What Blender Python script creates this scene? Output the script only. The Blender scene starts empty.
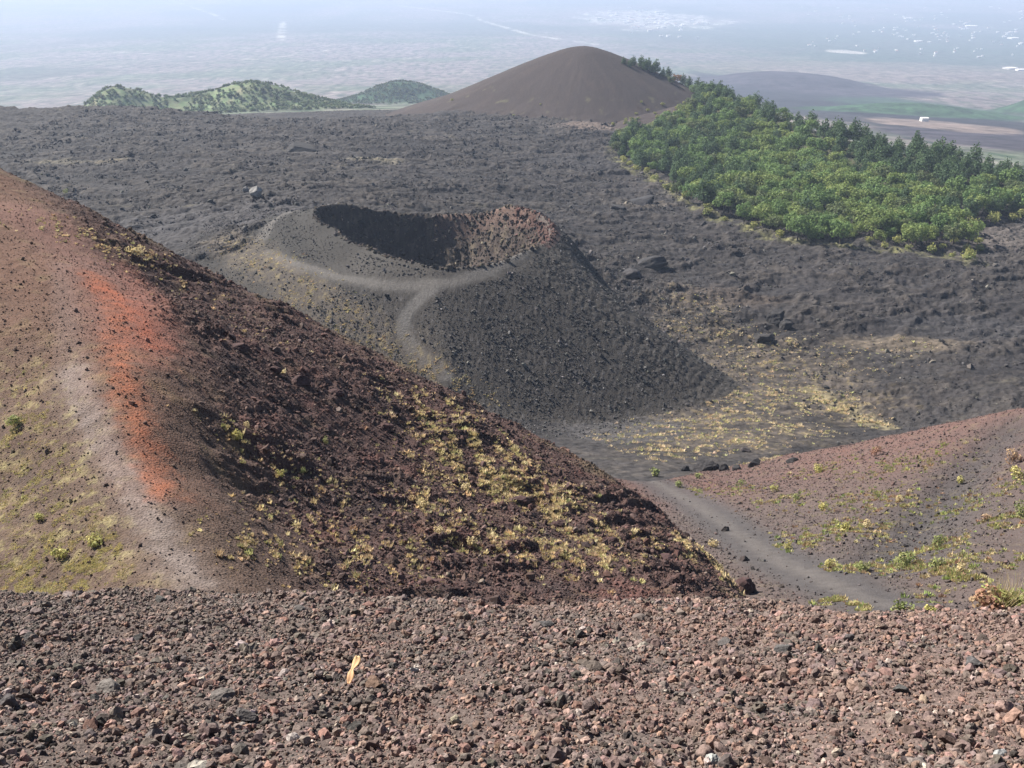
import bpy, math, random, time
import numpy as np
from mathutils import Vector, Matrix

_T0 = time.time()
def lap(msg):
    print('LAP %-22s %.1f s' % (msg, time.time() - _T0))

# ------------------------------------------------------------------ camera, sky, sun, exposure
F = 983.0                                   # focal length in pixels of a 1024 px wide frame
TH = math.radians(24.3)                     # the camera looks this far below the horizon
CT, ST = math.cos(TH), math.sin(TH)
scene = bpy.context.scene
col = scene.collection
cam_d = bpy.data.cameras.new('camera')
cam_d.sensor_width = 36.0
cam_d.lens = 36.0 * F / 1024.0
cam_d.clip_start = 0.1
cam_d.clip_end = 200000.0
cam = bpy.data.objects.new('camera', cam_d)
cam.rotation_euler = (math.pi / 2 - TH, 0, 0)
col.objects.link(cam)
scene.camera = cam

SUN_EL = math.radians(41)
SUN_AZ = math.radians(-53)                  # from the view direction towards the left
sun_dir = Vector((math.sin(SUN_AZ) * math.cos(SUN_EL), math.cos(SUN_AZ) * math.cos(SUN_EL), math.sin(SUN_EL)))
world = bpy.data.worlds.new('World')
scene.world = world
world.use_nodes = True
wn = world.node_tree
bg = wn.nodes['Background']
sky = wn.nodes.new('ShaderNodeTexSky')
sky.sky_type = 'NISHITA'
sky.sun_disc = False
sky.sun_elevation = SUN_EL
sky.sun_rotation = SUN_AZ
sky.altitude = 1900
sky.air_density = 1.0
sky.dust_density = 1.5
wn.links.new(sky.outputs[0], bg.inputs[0])
bg.inputs[1].default_value = 0.05
sun_l = bpy.data.lights.new('sun', 'SUN')
sun_l.energy = 5.0
sun_l.angle = math.radians(0.5)
sun_l.color = (1.0, 0.95, 0.86)
sun_o = bpy.data.objects.new('sun', sun_l)
sun_o.rotation_euler = sun_dir.to_track_quat('Z', 'Y').to_euler()
col.objects.link(sun_o)
scene.view_settings.view_transform = 'Standard'
scene.view_settings.look = 'None'
scene.view_settings.exposure = 1.4
scene.view_settings.gamma = 1.0
scene.view_settings.use_curve_mapping = False
scene.render.engine = 'CYCLES'
scene.cycles.max_bounces = 4
scene.cycles.volume_bounces = 0
scene.cycles.use_denoising = True

# ------------------------------------------------------------------ geometry helpers
def Tof(py):
    """Tangent of the depression angle seen at picture row py."""
    v = (384.0 - py) / F
    return -(-ST + v * CT) / (CT + v * ST)

def at(px, py, Y):
    """World point at forward distance Y seen at that pixel."""
    v = (384.0 - py) / F
    dy = CT + v * ST
    t = Y / dy
    return np.array([(px - 512.0) / F * t, Y, (-ST + v * CT) * t])

def project(x, y, z):
    a = y * CT - z * ST
    b = y * ST + z * CT
    return 512 + F * x / a, 384 - F * b / a

def tps(points, smooth=0.0):
    P = np.array(points, float)
    xy, z = P[:, :2], P[:, 2]
    c, s = xy.mean(0), xy.std()
    q = ((xy - c) / s).astype(np.float32)
    n = len(q)
    def ker(d2):
        return 0.5 * d2 * np.log(d2 + 1e-12)
    K = ker(((q[:, None] - q[None]) ** 2).sum(-1)) + smooth * np.eye(n)
    A = np.zeros((n + 3, n + 3))
    A[:n, :n] = K
    A[:n, n] = 1; A[:n, n + 1:] = q
    A[n, :n] = 1; A[n + 1:, :n] = q.T
    w = np.linalg.solve(A, np.concatenate([z, np.zeros(3)])).astype(np.float32)
    def f(x, y):
        X = ((x - c[0]) / s).astype(np.float32); Yv = ((y - c[1]) / s).astype(np.float32)
        out = w[n] + w[n + 1] * X + w[n + 2] * Yv
        for i in range(n):
            out += w[i] * ker((X - q[i, 0]) ** 2 + (Yv - q[i, 1]) ** 2)
        return out
    return f

_tg = np.random.default_rng(12345)
_TA = _tg.uniform(0, 2 * math.pi, 65536).astype(np.float32)
_GXT, _GYT = np.cos(_TA), np.sin(_TA)
_U1 = _tg.random(65536).astype(np.float32); _U2 = _tg.random(65536).astype(np.float32); _U3 = _tg.random(65536).astype(np.float32)

def vnoise(x, y, seed=0):
    """Gradient noise, about -1..1, from a table of random directions."""
    x = np.asarray(x, np.float32); y = np.asarray(y, np.float32)
    fx0 = np.floor(x); fy0 = np.floor(y)
    fx = x - fx0; fy = y - fy0
    ix = fx0.astype(np.int32) + seed * 37; iy = fy0.astype(np.int32) + seed * 101
    u = fx * fx * fx * (fx * (fx * 6 - 15) + 10)
    v = fy * fy * fy * (fy * (fy * 6 - 15) + 10)
    x0 = ix & 255; x1 = (ix + 1) & 255; y0 = (iy & 255) << 8; y1 = ((iy + 1) & 255) << 8
    def g(k, dx, dy):
        return _GXT[k] * (fx - dx) + _GYT[k] * (fy - dy)
    a = g(x0 + y0, 0, 0); b = g(x1 + y0, 1, 0); c = g(x0 + y1, 0, 1); d = g(x1 + y1, 1, 1)
    a += (b - a) * u; c += (d - c) * u
    return 1.5 * (a + (c - a) * v)

def fbm(x, y, seed=0, octaves=4, gain=0.5, ridged=False):
    s = 0; a = 1.0; t = 0; f = 1.0
    for o in range(octaves):
        n = vnoise(x * f + 17.3 * o, y * f - 9.1 * o, seed + o)
        if ridged:
            n = 1 - 2 * np.abs(n)
        s = s + a * n; t += a; a *= gain; f *= 2.03
    return s / t

def worley(x, y, seed=0):
    """Distance to the nearest random point (clods), plus that cell's random number."""
    x = np.asarray(x, np.float32); y = np.asarray(y, np.float32)
    fx0 = np.floor(x); fy0 = np.floor(y)
    fx = x - fx0; fy = y - fy0
    ix = fx0.astype(np.int32) + seed * 37; iy = fy0.astype(np.int32) + seed * 101
    best = np.full(x.shape, 9.0, np.float32); bk = np.zeros(x.shape, np.int32)
    for dx in (-1, 0, 1):
        for dy in (-1, 0, 1):
            k = ((ix + dx) & 255) + (((iy + dy) & 255) << 8)
            d = (dx + _U1[k] - fx) ** 2 + (dy + _U2[k] - fy) ** 2
            m = d < best
            np.copyto(best, d, where=m); np.copyto(bk, k, where=m)
    return np.sqrt(best), _U3[bk]

def sstep(a, b, x):
    t = np.clip((x - a) / (b - a), 0, 1)
    return t * t * (3 - 2 * t)

def softplus(x, w):
    return w * np.logaddexp(0, x / w)

def poly_dist(x, y, pts):
    """Distance to a plan polyline, fraction along it and signed side (left of the direction positive)."""
    x = np.asarray(x, np.float32); y = np.asarray(y, np.float32)
    best = np.full(x.shape, 1e18, np.float32); frac = np.zeros(x.shape, np.float32); side = np.zeros(x.shape, np.float32)
    pts = np.array(pts, np.float32)[:, :2]
    seg = np.linalg.norm(np.diff(pts, axis=0), axis=1); cum = np.concatenate([[0], np.cumsum(seg)])
    for i in range(len(pts) - 1):
        a, b = pts[i], pts[i + 1]
        d = b - a; L2 = (d ** 2).sum()
        t = np.clip(((x - a[0]) * d[0] + (y - a[1]) * d[1]) / L2, 0, 1)
        ex = x - (a[0] + t * d[0]); ey = y - (a[1] + t * d[1])
        dd = ex * ex + ey * ey
        m = dd < best
        best = np.where(m, dd, best)
        frac = np.where(m, (cum[i] + t * seg[i]) / cum[-1], frac)
        side = np.where(m, np.sign(d[0] * ey - d[1] * ex), side)
    return np.sqrt(best), frac, side

def grid_mesh(name, X, Y, Z, C, mat, mask=None, smooth=True, kind='structure', extra=None):
    """One sheet from 2-D arrays; keeps only quads where mask is true."""
    nr, nc = X.shape
    co = np.stack([X, Y, Z], -1).reshape(-1, 3)
    idx = np.arange(nr * nc).reshape(nr, nc)
    q = np.stack([idx[:-1, :-1], idx[:-1, 1:], idx[1:, 1:], idx[1:, :-1]], -1).reshape(-1, 4)
    if mask is not None:
        q = q[mask.reshape(-1)]
    used = np.zeros(nr * nc, bool); used[q.reshape(-1)] = True
    remap = np.cumsum(used) - 1
    return raw_mesh(name, co[used], remap[q], mat, C.reshape(-1, 3)[used] if C is not None else None, smooth)

def raw_mesh(name, co, faces, mat, C=None, smooth=True, parent=None):
    me = bpy.data.meshes.new(name)
    n, k = faces.shape
    me.vertices.add(len(co)); me.vertices.foreach_set('co', np.ascontiguousarray(co, np.float32).ravel())
    me.loops.add(n * k); me.loops.foreach_set('vertex_index', np.ascontiguousarray(faces, np.int32).ravel())
    me.polygons.add(n)
    me.polygons.foreach_set('loop_start', np.arange(0, n * k, k, dtype=np.int32))
    me.polygons.foreach_set('use_smooth', np.full(n, smooth, bool))
    me.update(calc_edges=True)
    if C is not None:
        at_ = me.attributes.new('Col', 'FLOAT_COLOR', 'POINT')
        c4 = np.ones((len(co), 4), np.float32); c4[:, :3] = np.clip(C, 0.003, 0.9)
        at_.data.foreach_set('color', c4.ravel())
    if mat is not None:
        me.materials.append(mat)
    o = bpy.data.objects.new(name, me)
    col.objects.link(o)
    if parent is not None:
        o.parent = parent
    return o

def tag(o, label=None, cat=None, group=None, kind=None):
    if label: o['label'] = label
    if cat: o['category'] = cat
    if group: o['group'] = group
    if kind: o['kind'] = kind
    return o

# ------------------------------------------------------------------ materials
def ground_mat(name, scale, bump, strength=0.35, rough=0.95, bscale=None, vor=True, amp=0.5):
    """Vertex albedo varied by grain noise in world space, with a fine bump."""
    m = bpy.data.materials.new(name); m.use_nodes = True
    nt = m.node_tree; N = nt.nodes; L = nt.links
    b = N['Principled BSDF']
    b.inputs['Roughness'].default_value = rough
    b.inputs['Specular IOR Level'].default_value = 0.15
    a = N.new('ShaderNodeAttribute'); a.attribute_name = 'Col'
    tc = N.new('ShaderNodeTexCoord')
    n1 = N.new('ShaderNodeTexNoise'); n1.inputs['Scale'].default_value = scale
    n1.inputs['Detail'].default_value = 5; n1.inputs['Roughness'].default_value = 0.7
    L.new(tc.outputs['Object'], n1.inputs['Vector'])
    mr = N.new('ShaderNodeMapRange')
    mr.inputs['From Min'].default_value = 0.3; mr.inputs['From Max'].default_value = 0.7
    mr.inputs['To Min'].default_value = 1 - amp; mr.inputs['To Max'].default_value = 1 + amp
    L.new(n1.outputs['Fac'], mr.inputs['Value'])
    mx = N.new('ShaderNodeVectorMath'); mx.operation = 'SCALE'
    L.new(a.outputs['Color'], mx.inputs[0]); L.new(mr.outputs['Result'], mx.inputs['Scale'])
    L.new(mx.outputs['Vector'], b.inputs['Base Color'])
    bp = N.new('ShaderNodeBump'); bp.inputs['Strength'].default_value = strength
    bp.inputs['Distance'].default_value = bump
    if vor:
        vo = N.new('ShaderNodeTexVoronoi'); vo.inputs['Scale'].default_value = bscale or scale
        L.new(tc.outputs['Object'], vo.inputs['Vector'])
        ad = N.new('ShaderNodeMath'); ad.operation = 'SUBTRACT'
        L.new(n1.outputs['Fac'], ad.inputs[0]); L.new(vo.outputs['Distance'], ad.inputs[1])
        L.new(ad.outputs[0], bp.inputs['Height'])
    else:
        L.new(n1.outputs['Fac'], bp.inputs['Height'])
    L.new(bp.outputs['Normal'], b.inputs['Normal'])
    return m

def attr_mat(name, rough=0.9, trans=0.0, scale=0.0, amp=0.3, bump=0.0):
    m = bpy.data.materials.new(name); m.use_nodes = True
    nt = m.node_tree; N = nt.nodes; L = nt.links
    b = N['Principled BSDF']
    b.inputs['Roughness'].default_value = rough
    b.inputs['Specular IOR Level'].default_value = 0.2
    a = N.new('ShaderNodeAttribute'); a.attribute_name = 'Col'
    src = a.outputs['Color']
    if scale:
        tc = N.new('ShaderNodeTexCoord')
        n1 = N.new('ShaderNodeTexNoise'); n1.inputs['Scale'].default_value = scale; n1.inputs['Detail'].default_value = 4
        L.new(tc.outputs['Object'], n1.inputs['Vector'])
        mr = N.new('ShaderNodeMapRange')
        mr.inputs['From Min'].default_value = 0.3; mr.inputs['From Max'].default_value = 0.7
        mr.inputs['To Min'].default_value = 1 - amp; mr.inputs['To Max'].default_value = 1 + amp
        L.new(n1.outputs['Fac'], mr.inputs['Value'])
        mx = N.new('ShaderNodeVectorMath'); mx.operation = 'SCALE'
        L.new(src, mx.inputs[0]); L.new(mr.outputs['Result'], mx.inputs['Scale'])
        src = mx.outputs['Vector']
        if bump:
            n1.inputs['Roughness'].default_value = 0.7
            bp = N.new('ShaderNodeBump'); bp.inputs['Distance'].default_value = bump; bp.inputs['Strength'].default_value = 0.9
            L.new(n1.outputs['Fac'], bp.inputs['Height']); L.new(bp.outputs['Normal'], b.inputs['Normal'])
    L.new(src, b.inputs['Base Color'])
    if trans:
        out = N['Material Output']
        t = N.new('ShaderNodeBsdfTranslucent'); L.new(src, t.inputs['Color'])
        ms = N.new('ShaderNodeMixShader'); ms.inputs[0].default_value = trans
        L.new(b.outputs[0], ms.inputs[1]); L.new(t.outputs[0], ms.inputs[2])
        L.new(ms.outputs[0], out.inputs['Surface'])
    return m

M_scree = ground_mat('scree_ground', 60, 0.01, 0.6, bscale=55)
M_red = ground_mat('red_scoria', 5.5, 0.10, 0.6, bscale=6.0, amp=0.4)
M_ash = ground_mat('black_ash', 1.6, 0.25, 0.45, bscale=1.8, amp=0.4)
M_lava = ground_mat('old_lava', 0.35, 1.2, 0.7, bscale=0.3, amp=0.55)
M_plain = ground_mat('plain_ground', 0.018, 1.0, 0.0, bscale=0.05, vor=False, amp=0.8)
M_stone = attr_mat('stone', 0.95, scale=60, amp=0.4, bump=0.006)
M_stone_far = attr_mat('stone_far', 0.95, scale=2, amp=0.35)
M_tuft = attr_mat('dry_tuft', 0.9, 0.25)
M_leaf = attr_mat('leaf', 0.75, 0.30)
M_bark = attr_mat('bark', 0.95, scale=3)
M_paint = attr_mat('plaster', 0.85)

# ------------------------------------------------------------------ the lie of the land (plan functions)
# -- valley floor, lava field
BASE = [(690,500,176),(660,482,200),(700,465,233),(650,430,275),(590,420,300),(480,385,318),(750,400,312),(880,422,300),
        (1000,400,310),(745,375,342),(900,340,385),(1024,340,390),(900,300,430),(1100,300,430),(760,300,430),
        (700,250,520),(1024,250,525),(900,250,520),(600,200,650),(800,200,650),(1100,200,650),(700,160,800),(1024,160,800),
        (250,262,388),(300,286,376),(340,318,352),(380,345,333),(420,368,316),(235,235,425),(200,241,430),(150,226,470),(250,192,560),(300,196,530),(100,240,440),(0,200,545),(-150,200,550),(200,195,570),(200,180,620),(400,180,640),(-100,150,760),
        (200,150,760),(400,150,790),(600,160,800),(0,120,930),(200,125,920),(400,130,930),(600,130,960),(-150,120,930),
        (0,106,1020),(120,108,1040),(250,118,1020),(340,121,1030),(430,116,1060),(560,115,1100),(800,125,1040),(1050,130,1000),
        (200,330,345),(0,330,345),(-150,330,345),(400,420,270),(200,420,270)]
BASE_P = [at(*p) for p in BASE]
f_base = tps(BASE_P, 0.0005)
# -- red hill (left) and its crest line
RED_CREST = [(-260,60,150),(-100,112,150),(0,166,140),(100,214,135),(200,263,130),(300,313,122),(380,352,118),(450,389,112),
             (520,425,106),(600,468,98),(650,502,91),(700,547,81),(745,597,70),(800,640,60)]
RED = RED_CREST + [(80,270,96),(105,320,83),(130,370,72),(155,430,64),(175,490,56),(195,545,50),(200,590,45),(205,640,40),
       (0,300,86),(0,400,70),(0,500,58),(0,590,48),(-150,300,85),(-150,450,64),(-150,590,47),(0,640,43),(-250,250,100),
       (40,215,118),(250,400,80),(250,500,64),(300,590,50),(400,450,86),(400,520,70),(400,590,56),(550,500,84),(550,570,66),
       (650,560,72),(650,600,62),(300,355,97),(200,305,112),(500,450,92),(500,640,50)]
f_red = tps([at(*p) for p in RED], 0.0008)
RED_CREST_P = [at(*p) for p in RED_CREST]
# -- right slope
RIGHT_CREST = [(560,470,215),(640,481,204),(690,473,218),(760,457,226),(800,450,215),(850,441,203),(900,430,192),(950,419,182),(1024,404,170),(1150,382,158),(1300,360,150)]
RIGHT = RIGHT_CREST + [(690,500,178),(720,515,158),(740,530,140),(770,550,120),(800,570,106),(840,590,92),(880,606,82),(920,630,72),
         (660,484,198),(640,490,192),(700,545,128),(740,590,96),(680,530,140),(800,620,80),(600,480,200),
         (900,500,138),(1000,500,124),(950,550,102),(1024,450,146),(850,480,162),(1024,520,112),(900,560,100),(960,600,84),
         (1024,590,82),(1150,500,110),(1150,590,76),(900,650,66),(1024,650,64),(780,480,185),(740,490,178),(960,450,158)]
f_right = tps([at(*p) for p in RIGHT], 0.0008)
RIGHT_CREST_P = [at(*p) for p in RIGHT_CREST]
# -- wooded hill
WOOD_CREST = [(640,80,1130),(700,88,1060),(745,104,960),(790,122,880),(840,137,810),(900,150,750),(950,161,715),(1024,182,665),(1150,220,610),(1300,255,560)]
WOOD = WOOD_CREST + [(612,165,780),(650,192,700),(700,222,620),(760,248,560),(840,260,530),(980,268,505),(560,140,920),(600,260,505),
        (400,260,505),(400,150,790),(700,160,810),(800,200,690),(900,210,640),(960,240,560),(1024,240,560),(1150,270,500),
        (1024,330,430),(850,330,430),(700,300,460)]
f_wood = tps([at(*p) for p in WOOD], 0.0008)
WOOD_CREST_P = [at(*p) for p in WOOD_CREST]

# -- crater cone
CRATER_C = at(428, 240, 393)[:2]
RIM = [(318,208,432),(345,204,446),(380,213,450),(430,216,448),(480,215,440),(508,206,430),(535,212,414),(552,226,398),(550,240,380),
       (520,254,360),(480,267,346),(440,268,343),(400,259,352),(368,247,368),(338,229,394)]
_rp = np.array([at(*p) for p in RIM])
_ph = np.arctan2(_rp[:, 1] - CRATER_C[1], _rp[:, 0] - CRATER_C[0])
_rr = np.hypot(_rp[:, 1] - CRATER_C[1], _rp[:, 0] - CRATER_C[0])
_o = np.argsort(_ph); _ph, _rr, _rz = _ph[_o], _rr[_o], _rp[_o, 2]
def periodic(ph, keys, vals):
    k = np.concatenate([keys - 2 * math.pi, keys, keys + 2 * math.pi]); v = np.tile(vals, 3)
    g = np.linspace(-math.pi, math.pi, 721)
    t = np.interp(g, k, v)
    w = np.exp(-0.5 * (np.arange(-18, 19) / 6.0) ** 2); w /= w.sum()
    t = np.convolve(np.concatenate([t[-19:-1], t, t[1:19]]), w, 'valid')
    return np.interp(ph, g, t)
def keyed(ph, table):
    a = np.radians(np.array([t[0] for t in table], float)); v = np.array([t[1] for t in table], float)
    o = np.argsort(a)
    return periodic(ph, a[o], v[o])
SLOPE = [(0,1.3),(20,1.3),(60,0.9),(90,0.7),(130,0.45),(180,0.22),(-160,0.28),(-130,0.42),(-100,0.58),(-70,0.58),(-50,0.52),(-40,0.47),(-30,0.47),(-22,0.62),(-12,1.1)]
TERR = [(0,4),(60,5),(100,8),(140,16),(180,26),(-150,26),(-130,22),(-110,14),(-90,7),(-40,5)]
WALL = [(0,1.15),(30,1.1),(60,1.4),(90,2.0),(130,2.0),(180,1.3),(-120,1.1),(-60,1.0)]
def f_crater(x, y):
    dx, dy = x - CRATER_C[0], y - CRATER_C[1]
    ph = np.arctan2(dy, dx); r = np.hypot(dx, dy)
    R = periodic(ph, _ph, _rr); zr = periodic(ph, _ph, _rz)
    wob = fbm(np.cos(ph) * 3 + 5, np.sin(ph) * 3, 41, 3) * 1.6
    s = r - R + wob * 0.8
    w = keyed(ph, TERR); m = keyed(ph, SLOPE)
    so = np.maximum(s, 0)
    out = zr - 0.22 * np.minimum(so, w) - m * softplus(so - w, 2.0)
    gv = sstep(9, 20, w)
    out += gv * (-1.3 * np.exp(-((so - 12) / 4.0) ** 2) + 0.6 * np.exp(-((so - 22) / 2.5) ** 2) - 0.5 * np.exp(-((so - 26) / 2.5) ** 2))
    si = np.maximum(-s, 0)
    k = keyed(ph, WALL)
    inn = zr - 38 * (1 - np.exp(-(k * si) / 30.0)) - k * 0.15 * si
    rough = (fbm(ph * 7 + 3, si * 0.12, 77, 5, 0.62, ridged=True)) * np.clip(si * 0.5, 0, 4.0) * sstep(0.95, 1.5, k)
    rough += fbm(x / 5, y / 5, 78, 3) * np.clip(si * 0.3, 0, 1.8)
    z = np.where(s > 0, out, inn + rough) + 0.5 * np.exp(-(s / 2.5) ** 2)
    return z, s, ph, w

# -- far cinder cone
CONE = at(583, 46, 1170)
def f_cone(x, y):
    r = np.hypot(x - CONE[0], (y - CONE[1]) * 0.9)
    a = np.arctan2(y - CONE[1], x - CONE[0])
    r = r * (1 + 0.04 * np.sin(a * 3 + 1) + 0.03 * np.sin(a * 5))
    return CONE[2] + 3 - 0.44 * np.sqrt(r * r + 30 ** 2) + 0.44 * 22 + 11 * np.minimum(np.maximum(r - 125, 0), 90) ** 2 / 100 ** 2 * sstep(60, -20, x - CONE[0]) - 0.3 * np.maximum(x - CONE[0] - 100, 0) * sstep(0, 60, y - CONE[1] + 40)

def f_far(r, a=None):
    """Height of the land beyond the lava field: it falls away to the plain."""
    k = [0, 1050, 1250, 1800, 2600, 3500, 5500, 8000, 14000, 20000, 30000, 60000]
    v = [-150, -172, -192, -272, -382, -500, -665, -785, -985, -1050, -1085, -1095]
    z = np.interp(r, k, v)
    if a is not None:
        v2 = [-150, -235, -252, -310, -398, -503, -665, -785, -985, -1050, -1085, -1095]
        k2 = [650, 1050, 1250, 1800, 2600, 3500, 5500, 8000, 14000, 20000, 30000, 60000]
        t = sstep(math.radians(7.5), math.radians(12), a)
        z = z * (1 - t) + np.interp(r, k2, v2) * t
    return z

# ------------------------------------------------------------------ one polar height grid for everything from 28 m to 1.4 km
NC, NR = 1100, 1350
az = np.radians(np.linspace(-35, 35, NC))
rr = np.exp(np.linspace(math.log(28), math.log(1400), NR))
AZ, R = np.meshgrid(az, rr)
GX = R * np.sin(AZ); GY = R * np.cos(AZ)
lap('start')
zb = f_base(GX, GY)
# rough old lava
fl = GX * 0.96 + GY * 0.28
fc = -GX * 0.28 + GY * 0.96
lava_amt = np.ones_like(GX)
l1 = fbm(fl / 70, fc / 26, 3, 4, ridged=True)
l2 = fbm(GX / 11, GY / 8, 9, 4, 0.6)
l3, _ = worley(GX / 3.2, GY / 2.6, 5)
EDGE_P = [at(*p) for p in [(-200,95,1010),(0,100,1000),(75,103,1010),(120,108,1040),(250,117,1015),(340,120,1030),(430,113,1070),(520,100,1180),(600,85,1170),(660,80,1140),(700,88,1075),(745,104,975),(790,122,895),(840,137,825),(900,150,765),(950,161,730),(1024,182,680),(1150,220,625),(1300,255,575)]]
ed, _, eside = poly_dist(GX, GY, EDGE_P)
beyond = np.where(eside > 0, ed, 0.0)
zfar = f_far(R, AZ)

# red hill
zr_ = f_red(GX, GY)
rd, rfr, rside = poly_dist(GX, GY, RED_CREST_P)
rs = np.where(rside > 0, rd, -rd)                         # positive beyond the crest
zr_ = zr_ - 0.85 * softplus(rs, 0.8)
# keep the hill from spreading to the right
zr_ -= 1.2 * softplus(GX - (8 + 0.30 * (GY - 20)) , 2.0) * sstep(110, 90, GY)
# right slope
zg_ = f_right(GX, GY)
gd, gfr, gside = poly_dist(GX, GY, RIGHT_CREST_P)
gs = np.where(gside > 0, gd, -gd)
zg_ = zg_ - 0.7 * softplus(gs, 2.0) 
# woods
zw = f_wood(GX, GY)
wd, wfr, wside = poly_dist(GX, GY, WOOD_CREST_P)
ws = np.where(wside > 0, wd, -wd)
zw = zw - 0.55 * softplus(ws, 8.0)
# crater and far cone
zc, cs, cph, cw = f_crater(GX, GY)
zk = f_cone(GX, GY)
lap('layers')

NEG = -1e4
lv = 1 - np.abs(fbm(fl / 60, fc / 34, 15, 4, 0.55)) * 7
zb_l = zb + lava_amt * (2.6 * l1 + 1.9 * np.clip(lv, 0, 1) + 0.75 * l2 - 0.5 * l3) * sstep(300, 420, GY)
zb_l = zb_l - 0.9 * beyond
zg_m = np.where((GY < 250) & (GX > -0.25 * GY), zg_, NEG)
zr_m = np.where(GY < 230, zr_, NEG)
zb_m = np.where(GY > 120, zb_l - 0.8 * softplus(192 - GY, 4.0), NEG - 1)
zc_m = np.where(np.hypot(GX - CRATER_C[0], GY - CRATER_C[1]) < 190, zc, NEG)
zk_m = np.where(np.hypot(GX - CONE[0], GY - CONE[1]) < 330, zk, NEG)
zw_m = np.where((GY > 420) & (GX > 0.05 * GY), zw + 0.8 * l2 - 0.6 * softplus(0.108 * GY - GX, 5.0) - 0.5 * softplus(185 - np.hypot(GX - CONE[0], GY - CONE[1]), 6.0), NEG)
zf_m = np.where((R > 900) | ((AZ > 0.1) & (R > 660) & (beyond > 8)), zfar, NEG)
names = ['lava_field', 'red_hill', 'right_slope', 'crater_cone', 'cinder_cone', 'wooded_hill', 'far_ground']
S = np.stack([zb_m, zr_m, zg_m, zc_m, zk_m, zw_m, zf_m])
# the pit is cut out of the land
pit = cs < 0
ids = S.argmax(0)
Z = S.max(0)
def fillet(a, b, k):
    return np.where((a > -9000) & (b > -9000), k * np.log1p(np.exp(-np.abs(np.maximum(a, -9000) - np.maximum(b, -9000)) / k)), 0)
Z = Z + np.where((ids == 0) | (ids == 3), fillet(zb_m, zc_m, 1.6), 0) + np.where((ids == 0) | (ids == 2), fillet(zb_m, zg_m, 1.0), 0)
Z = Z + np.where((ids == 0) | (ids == 4), fillet(zb_m, zk_m, 4.0), 0)
cd = np.hypot(GX - CRATER_C[0], GY - CRATER_C[1])
Z = np.where(pit & (cd < 120), zc, Z); ids = np.where(pit & (cd < 120), 3, ids)
Z0 = Z.copy()
lap('union')

T_GRID = -Z0 / GY                                         # tangent of depression of every grid point
def hit(px, py):
    """World point where the sight line of that pixel first meets the land."""
    v = (384.0 - py) / F
    a = math.atan2((px - 512.0) / F, CT + v * ST)
    j = int(round((a - az[0]) / (az[1] - az[0]))); j = max(0, min(NC - 1, j))
    T = Tof(py)
    k = np.nonzero(T_GRID[:, j] <= T)[0]
    i = k[0] if len(k) else NR - 1
    return np.array([GX[i, j], GY[i, j], Z0[i, j]])
def hits(lst):
    return [hit(*p) for p in lst]
def ground_z(x, y):
    a = np.arctan2(x, y); r = np.hypot(x, y)
    fj = np.clip((a - az[0]) / (az[1] - az[0]), 0, NC - 1.001)
    fi = np.clip(np.log(r / 28.0) / (math.log(1400 / 28.0)) * (NR - 1), 0, NR - 1.001)
    i = fi.astype(int); j = fj.astype(int); u = fi - i; v = fj - j
    return (Z[i, j] * (1 - u) * (1 - v) + Z[i + 1, j] * u * (1 - v) + Z[i, j + 1] * (1 - u) * v + Z[i + 1, j + 1] * u * v)
def ids_at(x, y):
    a = np.arctan2(x, y); r = np.hypot(x, y)
    j = np.clip(np.rint((a - az[0]) / (az[1] - az[0])), 0, NC - 1).astype(int)
    i = np.clip(np.rint(np.log(r / 28.0) / (math.log(1400 / 28.0)) * (NR - 1)), 0, NR - 1).astype(int)
    return ids[i, j]
# ------------------------------------------------------------------ fine relief and ground colour
def mixc(C, c, w):
    w = np.clip(w, 0, 1)[..., None]
    return C * (1 - w) + np.array(c) * w
def band(pts, width, soft=0.6, wob=0.0, seed=1, x=None, y=None):
    x = GX if x is None else x; y = GY if y is None else y
    d, f, s = poly_dist(x, y, pts)
    if wob:
        d = d + wob * fbm(x / (width * 1.2), y / (width * 1.2), seed, 4)
    return 1 - sstep(width * (1 - soft), width * (1 + soft), d), f

is_ = [ids == k for k in range(7)]
n_big = fbm(GX / 30, GY / 30, 51, 4)
n_mid = fbm(GX / 6, GY / 6, 52, 4)
n_fin = fbm(GX / 1.4, GY / 1.4, 53, 3)
w1, c1 = worley(GX / 1.1, GY / 1.1, 54)
w2, c2 = worley(GX / 2.4, GY / 2.4, 55)
lap('noise')

# paths
RIM_PATH = hits([(268,252),(282,262),(300,268),(340,278),(380,285),(420,288),(450,284),(490,272),(520,257),(545,241),(549,233),(538,222)])
DOWN_PATH = hits([(432,290),(418,302),(405,316),(403,332),(412,348),(428,362),(445,376)])
RIM_PATH2 = hits([(262,240),(272,222),(290,212),(318,206)])
VAL_PATH = hits([(890,606),(860,597),(830,584),(800,571),(770,556),(740,536),(715,517),(690,501),(668,489),(655,482)])
HILL_PATH = hits([(72,370),(84,400),(100,432),(122,470),(140,498),(158,530),(176,560),(196,583)])
HILL_PATH_UP = hits([(62,265),(66,300),(70,340),(74,375)])
RED_A = hits([(92,274),(108,296),(120,320),(116,350),(124,385),(140,430),(152,462),(166,492)])
RED_B = hits([(100,285),(122,300),(142,322),(150,345)])
RED_C = hits([(128,270),(150,300),(160,330),(150,362)])
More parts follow.
